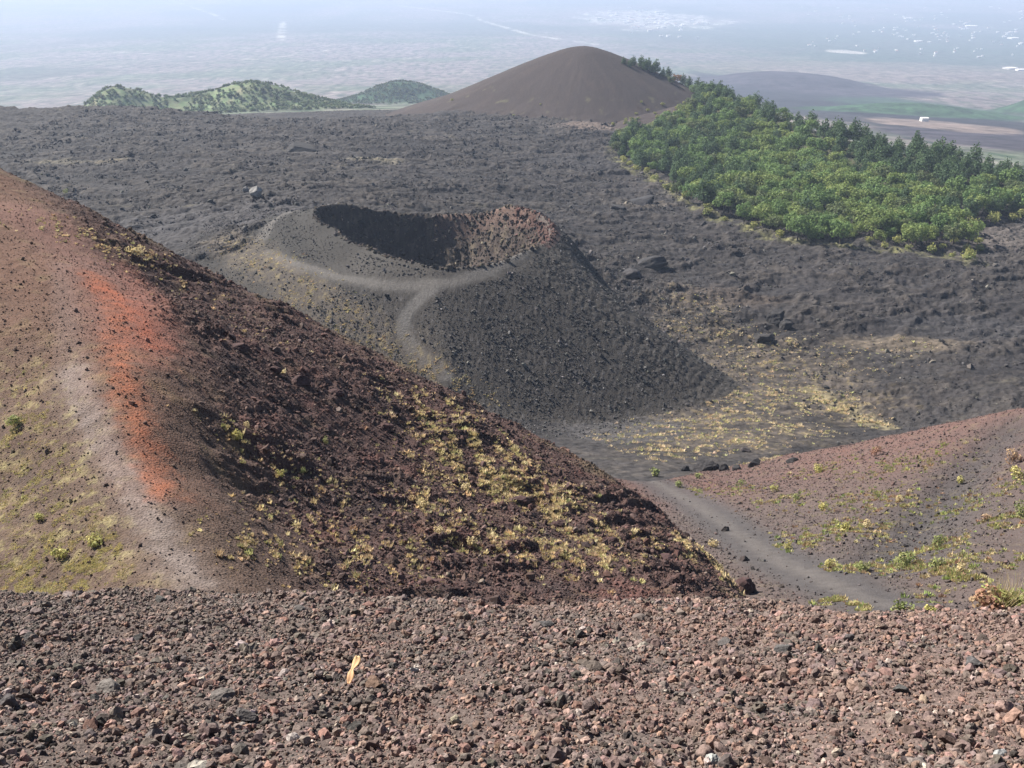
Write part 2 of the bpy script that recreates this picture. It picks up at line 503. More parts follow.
# red hill relief
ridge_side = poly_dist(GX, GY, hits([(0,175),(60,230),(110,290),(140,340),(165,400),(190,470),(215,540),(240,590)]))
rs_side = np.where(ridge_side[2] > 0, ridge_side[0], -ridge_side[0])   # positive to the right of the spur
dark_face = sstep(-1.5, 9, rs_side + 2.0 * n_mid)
path_h, _ = band(HILL_PATH, 0.9, 0.7, 1.0, 7)
smooth_zone = np.clip(band(HILL_PATH, 3.4, 0.5)[0] + band(RED_A, 3.5, 0.6)[0], 0, 1)
dz_red = 0.5 * n_mid + 0.13 * n_fin
patch = sstep(-0.15, 0.35, fbm(GX / 9, GY / 9, 57, 3))
clod = (0.35 + 0.65 * dark_face) * (1 - 0.85 * smooth_zone)
dz_red = dz_red * (0.35 + 0.65 * dark_face) + clod * (0.42 * (0.6 - w1) * (0.35 + patch) + 1.0 * np.clip(0.45 - w2, 0, 1) * (c2 > 0.5) * patch)
# ledges of dark rock on the lower face
led = fbm((GX * 0.8 + GY * 0.6) / 14, (GX * -0.6 + GY * 0.8) / 3.5, 58, 4, ridged=True)
dz_red += dark_face * 1.2 * np.clip(led - 0.1, 0, 1) * sstep(-0.2, 0.4, fbm(GX / 16, GY / 16, 59, 3))
# right slope relief
vp, _ = band(VAL_PATH, 1.4, 0.8, 0.9, 8)
vflat, _ = band(VAL_PATH, 5, 0.5)
dz_right = (0.5 * n_mid + 0.12 * n_fin + 0.16 * (0.5 - w1) * (c1 > 0.4)) * (1 - 0.8 * vflat)
gul = poly_dist(GX, GY, hits([(1015,425),(985,450),(950,490),(915,530),(890,560)]))
dz_right -= 2.0 * np.exp(-(gul[0] / 5) ** 2) * (1 - vflat)
# crater cone relief
rub = sstep(6, 16, cs) * (cph > -2.2) * (cph < 1.2)
w3, c3 = worley(GX / 1.9, GY / 1.9, 61)
path_r = np.clip(band(RIM_PATH, 2.3, 0.7, 1.6, 9)[0] * (0.75 + 0.4 * n_mid) + band(DOWN_PATH, 2.4, 0.4, 0.6, 10)[0] + 0.5 * band(RIM_PATH2, 2.6, 0.5)[0], 0, 1)
top_rub = sstep(1, 4, cs) * (cph > -0.75) * (cph < 0.9)
dz_cone = (0.25 + 0.75 * rub) * (0.18 * (0.55 - w3) + 0.35 * n_fin) + 0.15 * fbm(GX / 9, GY / 9, 62, 3) + top_rub * 0.8 * (0.5 - w2)
dz_cone *= (1 - 0.9 * path_r)
dz_cone = np.where(cs < 0, 0.5 * (0.5 - w2) * np.clip(-cs / 4, 0, 1), dz_cone)
# lava and the rest of the floor
l4, lc4 = worley(GX / 5.5 + 0.3 * n_mid, GY / 5.5, 63)
near_val = sstep(430, 330, GY) * sstep(135, 75, GX)
rough_l = sstep(-0.3, 0.4, fbm(fl / 90, fc / 45, 64, 3))
dz_lava = (1 - near_val) * ((0.25 + 0.75 * rough_l) * (1.5 * (0.5 - l4) * (lc4 > 0.3) + 2.2 * fbm(GX / 16, GY / 22, 67, 5, 0.62, ridged=True) + 0.5 * n_fin)) + near_val * (0.35 * n_mid + 0.25 * (0.5 - w2))
dz_cone2 = 0.45 * fbm(np.arctan2(GY - CONE[1], GX - CONE[0]) * 9, np.hypot(GX - CONE[0], GY - CONE[1]) / 90, 122, 4, .6) * sstep(20, 80, np.hypot(GX - CONE[0], GY - CONE[1])) + 0.4 * fbm(GX / 18, GY / 18, 65, 4) + 0.25 * fbm(GX / 3, GY / 3, 66, 3)
D = np.zeros_like(Z)
for k, d in ((0, dz_lava), (1, dz_red), (2, dz_right), (3, dz_cone), (4, dz_cone2), (5, dz_lava * 0.6), (6, dz_lava)):
    D = np.where(is_[k], d, D)
# soften where two landforms meet
D *= 1.0
Z = Z + D
lap('relief')

# --- colours (albedo)
C = np.zeros(GX.shape + (3,)) + np.array([0.062, 0.058, 0.060])
# lava field: streaks of grey, brown, dry grass
st1 = fbm(fl / 120, fc / 22, 70, 5)
st2 = fbm(fl / 30, fc / 9, 71, 4)
Cl = np.zeros_like(C) + np.array([0.056, 0.050, 0.049])
Cl = mixc(Cl, [0.095, 0.082, 0.075], sstep(0.05, 0.5, st1) * 0.55)
Cl = mixc(Cl, [0.032, 0.028, 0.028], sstep(0.0, 0.3, -st1) * 0.85)
Cl = mixc(Cl, [0.095, 0.080, 0.070], np.clip(lv, 0, 1) * 0.5)
Cl *= (0.80 + 0.35 * fbm(GX / 45, GY / 60, 68, 5, .6))[..., None]
Cl = mixc(Cl, [0.17, 0.15, 0.105], sstep(0.28, 0.6, st2) * 0.55 * sstep(-0.2, 0.4, st1))
Cl = mixc(Cl, [0.036, 0.033, 0.036], sstep(0.35, 0.7, fbm(GX / 16, GY / 16, 72, 4, ridged=True)) * 0.5)
def blob(px, py, rx, ry, Y=None, seed=3, n=0.5):
    c = hit(px, py)
    e = np.hypot((GX - c[0]) / rx, (GY - c[1]) / ry) + n * fbm(GX / (rx * 0.5), GY / (ry * 0.5), seed, 4)
    return 1 - sstep(0.6, 1.2, e)
for (px, py, rx, ry, c_, a_) in [(590,128,40,30,(.17,.13,.11),.8),(560,128,20,16,(.10,.085,.08),.7),(375,160,22,14,(.24,.21,.15),.6),(60,163,22,10,(.16,.14,.10),.5),
        (110,162,14,10,(.2,.17,.12),.5),(900,345,30,10,(.19,.15,.11),.55),(1000,235,34,40,(.13,.11,.10),.6),(1000,330,50,14,(.05,.047,.05),.7),
        (640,205,20,14,(.17,.14,.11),.4),(350,250,40,30,(.07,.066,.07),.6),(215,220,70,40,(.075,.07,.074),.6),(700,290,40,20,(.045,.042,.045),.5),
        (720,300,28,16,(.12,.09,.07),.4),(600,165,60,30,(.05,.047,.05),.5)]:
    Cl = mixc(Cl, c_, blob(px, py, rx, ry) * a_)
# valley with dry grass (tan) right of the crater cone
tan_n = fbm(GX / 12, GY / 12, 73, 5)
tan_poly = np.clip(blob(715,420,36,44,n=.8) + blob(775,375,34,44,n=.9) + blob(690,320,20,46,n=.9)*.8 + blob(850,400,20,22,n=.8) + blob(640,430,18,20,n=.8) * .6, 0, 1) * (0.35 + 0.65 * sstep(-0.25, 0.15, fbm(fl / 22, fc / 9, 69, 4)))
Cl = mixc(Cl, [0.098, 0.080, 0.068], tan_poly * 0.8)
Cl = mixc(Cl, [0.24, 0.19, 0.105], tan_poly * sstep(0.0, 0.4, fbm(GX / 4, GY / 4, 73, 5, .75)) * 0.75)
Cl = mixc(Cl, [0.045, 0.042, 0.044], tan_poly * sstep(0.2, 0.55, fbm(GX / 14, GY / 14, 74, 4)) * 0.7)
ytip, _ = band(hits([(812,392),(838,408),(862,420),(884,427)]), 4, .6, 5, 11)
Cl = mixc(Cl, [0.30, 0.25, 0.14], ytip * (0.5 + 0.5 * n_fin))
Cl = mixc(Cl, [0.068, 0.064, 0.066], blob(620,430,22,22,n=.3) * 0.8)
C = np.where(is_[0][..., None] | is_[6][..., None], Cl, C)
# strip of dry grass between red hill and crater
grs, _ = band(hits([(225,240),(262,264),(300,290),(340,321),(380,349),(420,372)]), 9, .6, 7, 12)
wedge, _ = band(hits([(612,150),(622,164),(650,179),(680,197),(700,211),(730,223),(760,238),(800,244),(850,248),(900,251),(940,257),(975,262)]), 5, .8, 6, 20)
C = np.where(is_[0][..., None], mixc(C, [0.24, 0.23, 0.10], wedge * sstep(-0.25, 0.35, fbm(GX / 9, GY / 12, 123, 4, .6)) * (0.6 + 0.5 * n_fin)), C)
# wooded hill ground
Cw = np.zeros_like(C) + np.array([0.075, 0.075, 0.045]); Cw = mixc(Cw, [0.16, 0.15, 0.06], sstep(0, .5, n_big))
near_cone = is_[5] & (np.hypot(GX - CONE[0], GY - CONE[1]) < 230)
C = np.where(is_[5][..., None], Cw, C)
# far cone
Ck = np.zeros_like(C) + np.array([0.054, 0.041, 0.038])
Ck = mixc(Ck, [0.11, 0.080, 0.066], sstep(0, 0.5, fbm(np.arctan2(GY - CONE[1], GX - CONE[0]) * 7, np.hypot(GX - CONE[0], GY - CONE[1]) / 60, 75, 5, .6)) * 0.22)
Ck = mixc(Ck, [0.17, 0.16, 0.09], sstep(0.25, 0.6, fbm(GX / 14, GY / 14, 76, 4)) * 0.5 * sstep(CONE[2] - 25, CONE[2] - 45, Z))
C = np.where((is_[4] | near_cone)[..., None], Ck, C)
# crater cone
Cc = np.zeros_like(C) + np.array([0.062, 0.055, 0.050])
Cc = mixc(Cc, [0.054, 0.048, 0.044], rub * 0.6)
Cc = mixc(Cc, [0.085, 0.077, 0.071], sstep(0.1, 0.5, fbm(GX / 10, GY / 10, 81, 3)) * 0.4)
Cc = mixc(Cc, [0.13, 0.12, 0.12], (c3 > 0.88) * (w3 < 0.35) * 0.5 * rub)
Cc = mixc(Cc, [0.135, 0.125, 0.118], path_r * 0.9)
terrace = sstep(8, 18, cw) * (cs > -1) * sstep(34, 22, cs)
Cc = mixc(Cc, [0.066, 0.060, 0.055], terrace * 0.6)
redrim = ((cph > -0.42) & (cph < 1.1)) * sstep(10, 4, cs) * sstep(-26, -14, cs)
Cc = mixc(Cc, [0.125, 0.064, 0.054], redrim * (0.5 + 0.4 * n_mid) * (cs < 3))
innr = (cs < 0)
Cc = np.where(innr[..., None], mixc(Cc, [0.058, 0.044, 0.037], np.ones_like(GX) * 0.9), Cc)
Cc = np.where(innr[..., None], mixc(Cc, [0.17, 0.135, 0.095], sstep(0.0, 0.5, fbm(GX / 4, Z / 5, 82, 4)) * 0.7 * (Z < _rz.mean() - 5)), Cc)
rightwall = innr & (cph > -0.4) & (cph < 0.75) & (cs > -4.5 + 2 * n_mid)
Cc = np.where(rightwall[..., None], mixc(Cc, [0.100, 0.052, 0.043], 0.7 + 0.3 * n_mid), Cc)
farlip = sstep(-7, -2, cs) * sstep(2, 0, cs) * (cph > 0.5) * (cph < 1.6)
Cc = mixc(Cc, [0.17, 0.11, 0.09], farlip * 0.7)
leftside = sstep(2.0, 2.7, np.abs(cph)) * (cs > 0)  # shade painted into the sun-facing left flank so it renders less bright
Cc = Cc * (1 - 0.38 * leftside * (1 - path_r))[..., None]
pr2 = np.clip(band(RIM_PATH, 1.9, .6, .8, 9)[0] + 0.8 * band(RIM_PATH2, 2.4, .7, 1.0, 19)[0], 0, 1)
Cc = mixc(Cc, [0.125, 0.114, 0.106], pr2 * 0.8 * (cs > -1.5))
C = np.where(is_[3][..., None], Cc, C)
C = np.where((is_[3] | is_[0])[..., None], mixc(C, [0.105, 0.085, 0.070], grs * (cs > 24) * 0.6), C)
C = np.where((is_[3] | is_[0])[..., None], mixc(C, [0.30, 0.24, 0.12], grs * (cs > 24) * sstep(0.0, 0.5, fbm(GX / 3, GY / 3, 83, 5, .7)) * 0.5), C)
# right slope
Cg = np.zeros_like(C) + np.array([0.100, 0.076, 0.070])
upper, _ = band(RIGHT_CREST_P, 34, .7, 10, 84)
Cg = mixc(Cg, [0.145, 0.078, 0.066], upper * (0.6 + 0.4 * n_mid) * sstep(12, 30, GX))
Cg = mixc(Cg, [0.060, 0.056, 0.057], np.exp(-(gul[0] / 7) ** 2) * 0.8)
Cg = mixc(Cg, [0.17, 0.14, 0.085], sstep(0.10, 0.5, fbm(GX / 3, GY / 3, 85, 5, .65)) * 0.45 * (1 - vflat))
Cg = mixc(Cg, [0.22, 0.10, 0.06], sstep(0.35, 0.6, fbm(GX / 3, GY / 3, 86, 4)) * 0.3 * upper)
Cg = mixc(Cg, [0.070, 0.066, 0.068], vflat * 0.8)
Cg = mixc(Cg, [0.115, 0.102, 0.097], vp * (0.7 + 0.3 * n_mid))
Cg = np.where((GX < 18)[..., None], mixc(Cg, [0.068, 0.065, 0.066], (1 - vp) * 0.5), Cg)
C = np.where(is_[2][..., None], Cg, C)
# red hill
Cr = np.zeros_like(C) + np.array([0.112, 0.075, 0.057])
Cr = mixc(Cr, [0.085, 0.062, 0.052], sstep(0.0, 0.5, fbm(GX / 2.5, GY / 2.5, 89, 5, .65)) * 0.6)
Cr = mixc(Cr, [0.140, 0.073, 0.050], sstep(95, 62, GY + 18 * n_big) * 0 + sstep(56, 98, GY + 8 * n_mid) * 0.85)
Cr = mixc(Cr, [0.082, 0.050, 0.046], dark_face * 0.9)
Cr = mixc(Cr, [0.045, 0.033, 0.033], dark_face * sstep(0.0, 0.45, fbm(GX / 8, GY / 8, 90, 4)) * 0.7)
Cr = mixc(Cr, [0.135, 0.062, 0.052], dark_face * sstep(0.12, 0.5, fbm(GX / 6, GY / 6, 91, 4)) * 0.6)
Cr = mixc(Cr, [0.21, 0.15, 0.085], sstep(0.1, 0.5, fbm(GX / 3.0, GY / 3.0, 92, 4)) * (0.45 - 0.2 * dark_face))
Cr = mixc(Cr, [0.33, 0.28, 0.13], sstep(0.0, 0.4, fbm(GX / 1.6, GY / 1.6, 93, 5, .75)) * 0.6 * sstep(74, 60, GY + GX * .2) * sstep(-2, -6, rs_side))
Cr = mixc(Cr, [0.20, 0.105, 0.085], band(hits([(20,210),(60,240),(95,265),(120,290),(130,330)]), 4, .7, 1.5, 94)[0] * 0.7)
Cr = mixc(Cr, [0.235, 0.195, 0.178], path_h * (0.5 + 0.35 * n_fin))
Cr = mixc(Cr, [0.23, 0.185, 0.17], band(HILL_PATH, 1.6, .8, 1.4, 95)[0] * 0.25)
Cr = mixc(Cr, [0.20, 0.15, 0.135], band(HILL_PATH_UP, 1.0, .8, 0.8, 96)[0] * 0.3)
Cr = mixc(Cr, [0.33, 0.105, 0.048], band(RED_A, 1.0, .95, 1.3, 97)[0] * (0.5 + 0.5 * n_fin))
Cr = mixc(Cr, [0.20, 0.080, 0.055], band(RED_A, 2.4, .95, 2.0, 197)[0] * 0.22)
Cr = mixc(Cr, [0.34, 0.100, 0.052], band(RED_B, 1.3, .98, 1.5, 98)[0] * (0.45 + 0.5 * n_fin))
Cr = mixc(Cr, [0.27, 0.085, 0.055], band(RED_C, 1.8, .8, 2.0, 99)[0] * 0.3)
Cr = mixc(Cr, [0.20, 0.16, 0.09], band([p for p in RED_CREST_P], 3.0, .6, 2, 100)[0] * sstep(0.0, 0.3, n_mid) * 0.45)
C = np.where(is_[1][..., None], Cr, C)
C *= (1 + 0.25 * n_fin)[..., None] * 0.74
lap('colour')

mats = [M_lava, M_red, M_red, M_ash, M_ash, M_ash, M_lava]
onames = ['lava_field', 'volcanic_hill', 'valley_slope', 'crater_cone', 'cinder_cone', 'wooded_hill', 'far_slope_ground']
qid = ids[:-1, :-1]
visible_Y = True
for k in range(7):
    m = (qid == k)
    if m.sum() < 10: continue
    tag(grid_mesh(onames[k], GX, GY, Z, C, mats[k], mask=m), kind='structure')
lap('meshes')

# ------------------------------------------------------------------ plain beyond
def plain_z(x, y):
    r = np.hypot(x, y)
    z = f_far(r, np.arctan2(x, y)) + 6 * fbm(x / 500, y / 500, 110, 4) * sstep(1300, 2500, r)
    return z
DIST_HILLS = [  # peak pixel, distance, half widths in metres, height above ground wanted by the pixel
    (115, 87, 1750, 80, 90), (250, 82, 1800, 150, 100), (190, 96, 1900, 110, 90), (402, 81, 2700, 155, 120),
    (920, 103, 3000, 300, 150), (1060, 90, 3300, 160, 140)]
LAVA_MOUNDS = [(785, 72, 4900, 360, 420), (850, 90, 4400, 330, 330)]
def plain_h(x, y):
    z = plain_z(x, y)
    g = np.zeros_like(z)
    for (px, py, Y, wx, wy) in DIST_HILLS:
        p = at(px, py, Y)
        base = float(plain_z(np.array([p[0]]), np.array([p[1]]))[0])
        e = np.hypot((x - p[0]) / wx, (y - p[1]) / wy)
        e = e * (1 + 0.10 * vnoise(x / 70, y / 70, 5))
        h = (p[2] - base) * np.clip(np.exp(-(e * 1.15) ** 2 * 1.1) - 0.02, 0, 1)
        z = z + h
        g = np.maximum(g, np.exp(-(e * 1.0) ** 2))
    for (px, py, Y, wx, wy) in LAVA_MOUNDS:
        p = at(px, py, Y)
        base = float(plain_z(np.array([p[0]]), np.array([p[1]]))[0])
        e = np.hypot((x - p[0]) / wx, (y - p[1]) / wy) * (1 + 0.12 * vnoise(x / 120, y / 120, 6))
        z = z + (p[2] - base) * np.exp(-(e * 1.05) ** 3)
    return z, g
paz = np.radians(np.linspace(-38, 38, 1000))
prr = np.exp(np.linspace(math.log(1385), math.log(60000), 820))
PA, PR = np.meshgrid(paz, prr)
PX = PR * np.sin(PA); PY = PR * np.cos(PA)
PZ, PG = plain_h(PX, PY)
PZ += PG * 2.0 * fbm(PX / 14, PY / 14, 112, 3)
PTX, PTY = project(PX, PY, PZ)
Cp = np.zeros(PX.shape + (3,)) + np.array([0.13, 0.108, 0.105])
lg = np.log(PR)
pn1 = fbm(PX / 900, PY / 900, 113, 5)
pn2 = fbm(PX / 160, PY / 420, 114, 5, .6)
pn3 = fbm(PX / 2600, PY / 5000, 115, 5)
Cp = mixc(Cp, [0.045, 0.080, 0.035], sstep(-0.1, 0.25, pn1) * 0.6)
Cp = mixc(Cp, [0.19, 0.165, 0.15], sstep(0.05, 0.4, pn2) * 0.55)
Cp = mixc(Cp, [0.022, 0.042, 0.018], sstep(0.0, 0.25, fbm(PX / 45, PY / 170, 116, 4, .7)) * 0.8)
Cp = mixc(Cp, [0.22, 0.195, 0.17], sstep(0.15, 0.4, fbm(PX / 70, PY / 260, 216, 4, .7)) * 0.4)
Cp = mixc(Cp, [0.034, 0.052, 0.038], sstep(-0.05, 0.25, pn3) * 0.7 * sstep(6000, 9000, PR))
def pat(px, py):
    """Point of the plain at a pixel."""
    T = Tof(py); u = (px - 512.0) / F; v = (384 - py) / F
    a = math.atan2(u, CT + v * ST)
    r = prr; z = f_far(r, np.full(r.shape, a))
    k = np.nonzero(-z / (r * math.cos(a)) <= T)[0][0]
    return np.array([r[k] * math.sin(a), r[k] * math.cos(a), z[k]])
def pblob(px, py, wx, wy, seed=4, n=0.5):
    """Patch of the plain given by its pixel centre and half size, drawn in plan."""
    c = pat(px, py); cx = pat(px + wx, py); cy0 = pat(px, py + wy); cy1 = pat(px, max(py - wy, 1))
    ax = abs(cx[0] - c[0]); ay = abs(cy1[1] - cy0[1]) * 0.5 + 1
    e = np.hypot((PX - c[0]) / ax, (PY - c[1]) / ay)
    e = e + n * fbm(PX / (ax * 0.5), PY / (ay * 0.5), seed, 4)
    return 1 - sstep(0.8, 1.15, e)
Cp = mixc(Cp, [0.016, 0.015, 0.018], pblob(805, 95, 78, 24, 5, .35) * 0.97)
Cp = mixc(Cp, [0.018, 0.017, 0.021], pblob(880, 118, 60, 14, 6, .35) * 0.9)
Cp = mixc(Cp, [0.036, 0.030, 0.038], pblob(1005, 140, 80, 10, 7, .3) * 0.95)
Cp = mixc(Cp, [0.17, 0.13, 0.11], pblob(940, 125, 45, 5, 8, .3) * 0.8)
Cp = mixc(Cp, [0.026, 0.048, 0.030], pblob(920, 108, 55, 9, 9, .3) * 0.9)
Cp = mixc(Cp, [0.036, 0.056, 0.040], pblob(900, 40, 170, 22, 10, .5) * 0.8)
Cp = mixc(Cp, [0.13, 0.105, 0.09], pblob(880, 70, 160, 10, 12, .5) * 0.5)
Cp = mixc(Cp, [0.45, 0.42, 0.38], pblob(655, 20, 62, 9, 13, .9) * sstep(-.1, .25, fbm(PX / 130, PY / 200, 120, 4, .7)) * 0.8)
Cp = mixc(Cp, [0.40, 0.37, 0.33], pblob(846, 52, 16, 2, 14, .4) * 0.7)
Cp = mixc(Cp, [0.04, 0.05, 0.035], pblob(20, 75, 60, 8, 11, .5) * 0.7)
for q, (pp, w_) in enumerate([([(0,60),(120,52),(260,60),(330,50)],40),([(395,5),(470,15),(530,35),(600,45)],60),([(180,3),(215,15),(225,20)],50),([(283,22),(281,40)],60)]):
    d = poly_dist(PX, PY, [pat(*p) for p in pp])[0]
    Cp = mixc(Cp, [0.40, 0.38, 0.33], (1 - sstep(w_ * .3, w_, d)) * (0.35 if q == 0 else 0.75) * sstep(-.3, .3, pn2))
for (px, py, Y, wx, wy) in LAVA_MOUNDS:
    p = at(px, py, Y); e = np.hypot((PX - p[0]) / wx, (PY - p[1]) / wy) * (1 + 0.12 * vnoise(PX / 120, PY / 120, 6)) + 0.06 * fbm(PX / 50, PY / 50, 121, 3)
    Cp = mixc(Cp, [0.034, 0.029, 0.036], (1 - sstep(1.0, 1.35, e)))
g6 = PG[..., None]
Ch = np.zeros_like(Cp) + np.array([0.115, 0.13, 0.07])
Ch = mixc(Ch, [0.08, 0.12, 0.055], sstep(-0.15, 0.25, fbm(PX / 16, PY / 16, 117, 3)))
Ch = mixc(Ch, [0.24, 0.20, 0.14], sstep(0.25, 0.5, fbm(PX / 45, PY / 45, 118, 3)) * 0.6)
Ch = np.where((PR > 2200)[..., None], Ch * 0 + np.array([0.028, 0.058, 0.028]) * (1 + 0.5 * fbm(PX / 25, PY / 25, 119, 3))[..., None], Ch)
Cp = Cp * (1 - sstep(0.12, 0.3, g6)) + Ch * sstep(0.12, 0.3, g6)
tag(grid_mesh('plain', PX, PY, PZ, Cp, M_plain), kind='structure')
lap('plain')

# ------------------------------------------------------------------ foreground scree slope
EDGE = [(-400,586),(0,588),(120,586),(200,590),(330,589),(420,594),(520,599),(640,596),(760,600),(850,610),(940,606),(1024,603),(1500,600)]
ex, ey = [], []
for px, py in EDGE:
    Yp = 1.6 / (Tof(py) - 0.55); p = at(px, py, Yp); ex.append(p[0]); ey.append(Yp)
def fg_z(x, y, detail=True):
    e = np.interp(x, ex, ey) + 0.30 * fbm(x / 0.9, x * 0 + 3.3, 135, 4, .6)
    z = -1.6 - 0.55 * y - 0.55 * softplus(y - e + 0.05, 0.22) - 0.02 * np.maximum(y - e, 0)
    if detail:
        z = z + 0.10 * fbm(x / 1.1, y / 1.1, 130, 4) + 0.075 * fbm(x / 0.34, y / 0.26, 131, 4, .6)
    return z
yy = np.concatenate([np.linspace(-14, 2.6, 60)[:-1], np.linspace(2.6, 10.5, 560), np.linspace(10.5, 34, 120)[1:]])
xx = np.concatenate([np.linspace(-26, -7, 60)[:-1], np.linspace(-7, 7, 700), np.linspace(7, 26, 60)[1:]])
FX, FY = np.meshgrid(xx, yy)
FZ = fg_z(FX, FY)
a1, _ = worley(FX / 0.07, FY / 0.07, 132)
FZ = FZ + 0.014 * (0.5 - a1) * (FY > 2.6) * (FY < 10.5)
Cf = np.zeros(FX.shape + (3,)) + np.array([0.088, 0.068, 0.061])
Cf = mixc(Cf, [0.10, 0.085, 0.078], sstep(0, .5, fbm(FX / 0.8, FY / 0.8, 133, 4)) * 0.6)
Cf = mixc(Cf, [0.20, 0.135, 0.115], sstep(-2, 4, FX) * 0.5 * (0.6 + 0.5 * fbm(FX, FY, 134, 3)))
tag(grid_mesh('foreground_ground', FX, FY, FZ, Cf, M_scree), kind='structure')

def ico(sub):
    import bmesh
    bm = bmesh.new(); bmesh.ops.create_icosphere(bm, subdivisions=sub, radius=1.0)
    v = np.array([p.co[:] for p in bm.verts]); f = np.array([[q.index for q in p.verts] for p in bm.faces]); bm.free()
    return v, f
def rock_protos(n, sub, seed, rough=0.22):
    rg = np.random.default_rng(seed); v, f = ico(sub); out = []
    for k in range(n):
        s = np.array([1.0, rg.uniform(0.7, 1.0), rg.uniform(0.5, 0.85)])
        p = v.copy()
        for q in range(7):                                  # knock facets off
            d = rg.normal(size=3); d /= np.linalg.norm(d); c = rg.uniform(0.55, 0.9)
            h = p @ d; p = p - np.outer(np.maximum(h - c, 0), d)
        p *= (1 + rough * rg.normal(size=(len(p), 1)) * 0.5)
        p += 0.10 * rg.normal(size=p.shape) * (0.5 if sub > 2 else 1) * (0.4 if sub > 2 else 1)
        out.append(p * s)
    return out, f
def rotmats(n, rg, tilt=None):
    q = rg.normal(size=(n, 4)); q /= np.linalg.norm(q, axis=1)[:, None]
    w, x, y, z = q.T
    return np.stack([np.stack([1-2*(y*y+z*z), 2*(x*y-z*w), 2*(x*z+y*w)], -1), np.stack([2*(x*y+z*w), 1-2*(x*x+z*z), 2*(y*z-x*w)], -1),
                     np.stack([2*(x*z-y*w), 2*(y*z+x*w), 1-2*(x*x+y*y)], -1)], 1)
def scatter(name, pos, size, cols, protos, faces, mat, seed, smooth=False, rot=True, label=None):
    """Merge copies of the prototypes at the positions into one mesh (uncountable stuff)."""
    rg = np.random.default_rng(seed); n = len(pos)
    pk = rg.integers(0, len(protos), n); P = np.stack(protos)
    if rot:
        M = rotmats(n, rg)
    else:
        a = rg.uniform(0, 2 * math.pi, n); c, s, o, z = np.cos(a), np.sin(a), np.ones(n), np.zeros(n)
        M = np.stack([np.stack([c, -s, z], -1), np.stack([s, c, z], -1), np.stack([z, z, o], -1)], 1)
    V = np.einsum('nij,nvj->nvi', M, P[pk]) * np.asarray(size).reshape(n, 1, 1) + pos[:, None]
    nv = P.shape[1]
    Fc = (faces[None] + (np.arange(n) * nv)[:, None, None]).reshape(-1, faces.shape[1])
    CC = np.repeat(cols, nv, axis=0)
    o = raw_mesh(name, V.reshape(-1, 3), Fc, mat, CC, smooth)
    tag(o, label=label, kind='stuff')
    return o

rg = np.random.default_rng(7)
def pick_cols(n, rg, table):
    w = np.array([t[0] for t in table]); w = w / w.sum()
    c = np.array([t[1] for t in table])[rg.choice(len(table), n, p=w)]
    return c * rg.uniform(0.72, 1.3, (n, 1)) * rg.uniform(0.94, 1.06, (n, 3))
SC_T = [(5, (.138,.104,.094)), (2.0, (.090,.075,.067)), (1.8, (.180,.112,.090)), (1.3, (.225,.155,.130)), (0.2, (.30,.25,.22)), (0.9, (.048,.040,.037))]
def scree(n, base, sig, lo_, hi_, sub, name, smooth, seed, label):
    rg = np.random.default_rng(seed)
    y_ = 2.7 + (10.4 - 2.7) * rg.uniform(0, 1, n) ** 0.8
    x_ = rg.uniform(-1, 1, n) * (1.2 + 0.66 * y_)
    keep = y_ < np.interp(x_, ex, ey) + 0.7
    x_, y_ = x_[keep], y_[keep]; n = len(x_)
    sz = np.clip(base * np.exp(sig * rg.normal(size=n)), lo_, hi_) * (0.85 + 0.05 * y_)
    clump = fbm(x_ / 0.6, y_ / 0.6, 140, 3)
    sz *= np.clip(1.05 + 0.9 * clump, 0.5, 1.8)
    cols = pick_cols(n, rg, SC_T)
    redz = sstep(0.0, 0.5, fbm(x_ / 0.9, y_ / 0.9, 141, 3) + 0.08 * x_ + 0.15)[:, None]
    cols = cols * (1 - 0.25 * redz) + 0.25 * redz * np.array([.20, .115, .090])
    greyz = sstep(0.0, 0.5, -x_ * 0.12 + 0.25 * (y_ - 6.5) + fbm(x_, y_, 142, 3))[:, None]
    cols = cols * (1 - 0.35 * greyz) + 0.35 * greyz * np.array([.125, .105, .092])
    pos = np.stack([x_, y_, fg_z(x_, y_) + sz * 0.25], -1)
    p2, f2 = rock_protos(14, sub, seed, 0.2)
    scatter(name, pos, sz, cols, p2, f2, M_stone, seed + 1, smooth, label=label)
scree(120000, 0.0095, 0.38, 0.0055, 0.022, 1, 'scree_gravel', False, 11, 'fine pinkish brown scoria gravel covering the near slope')
scree(40000, 0.0158, 0.42, 0.009, 0.042, 2, 'scree_pebbles', False, 12, 'loose grey and reddish scoria pebbles covering the near slope')
# fist-size lumps between the pebbles
n = 420
y_ = rg.uniform(2.8, 9.4, n); x_ = rg.uniform(-1, 1, n) * (1.1 + 0.6 * y_)
keep = y_ < np.interp(x_, ex, ey) + 0.2; x_, y_ = x_[keep], y_[keep]; n = len(x_)
sz = np.clip(0.029 * np.exp(0.3 * rg.normal(size=n)), 0.022, 0.06)
p3, f3 = rock_protos(10, 3, 6, 0.26)
pos = np.stack([x_, y_, fg_z(x_, y_) + sz * 0.25], -1)
scatter('scree_lumps', pos, sz, pick_cols(n, rg, SC_T), p3, f3, M_stone, 9, True, label='coarser scoria lumps strewn among the pebbles of the near slope')
lap('scree')
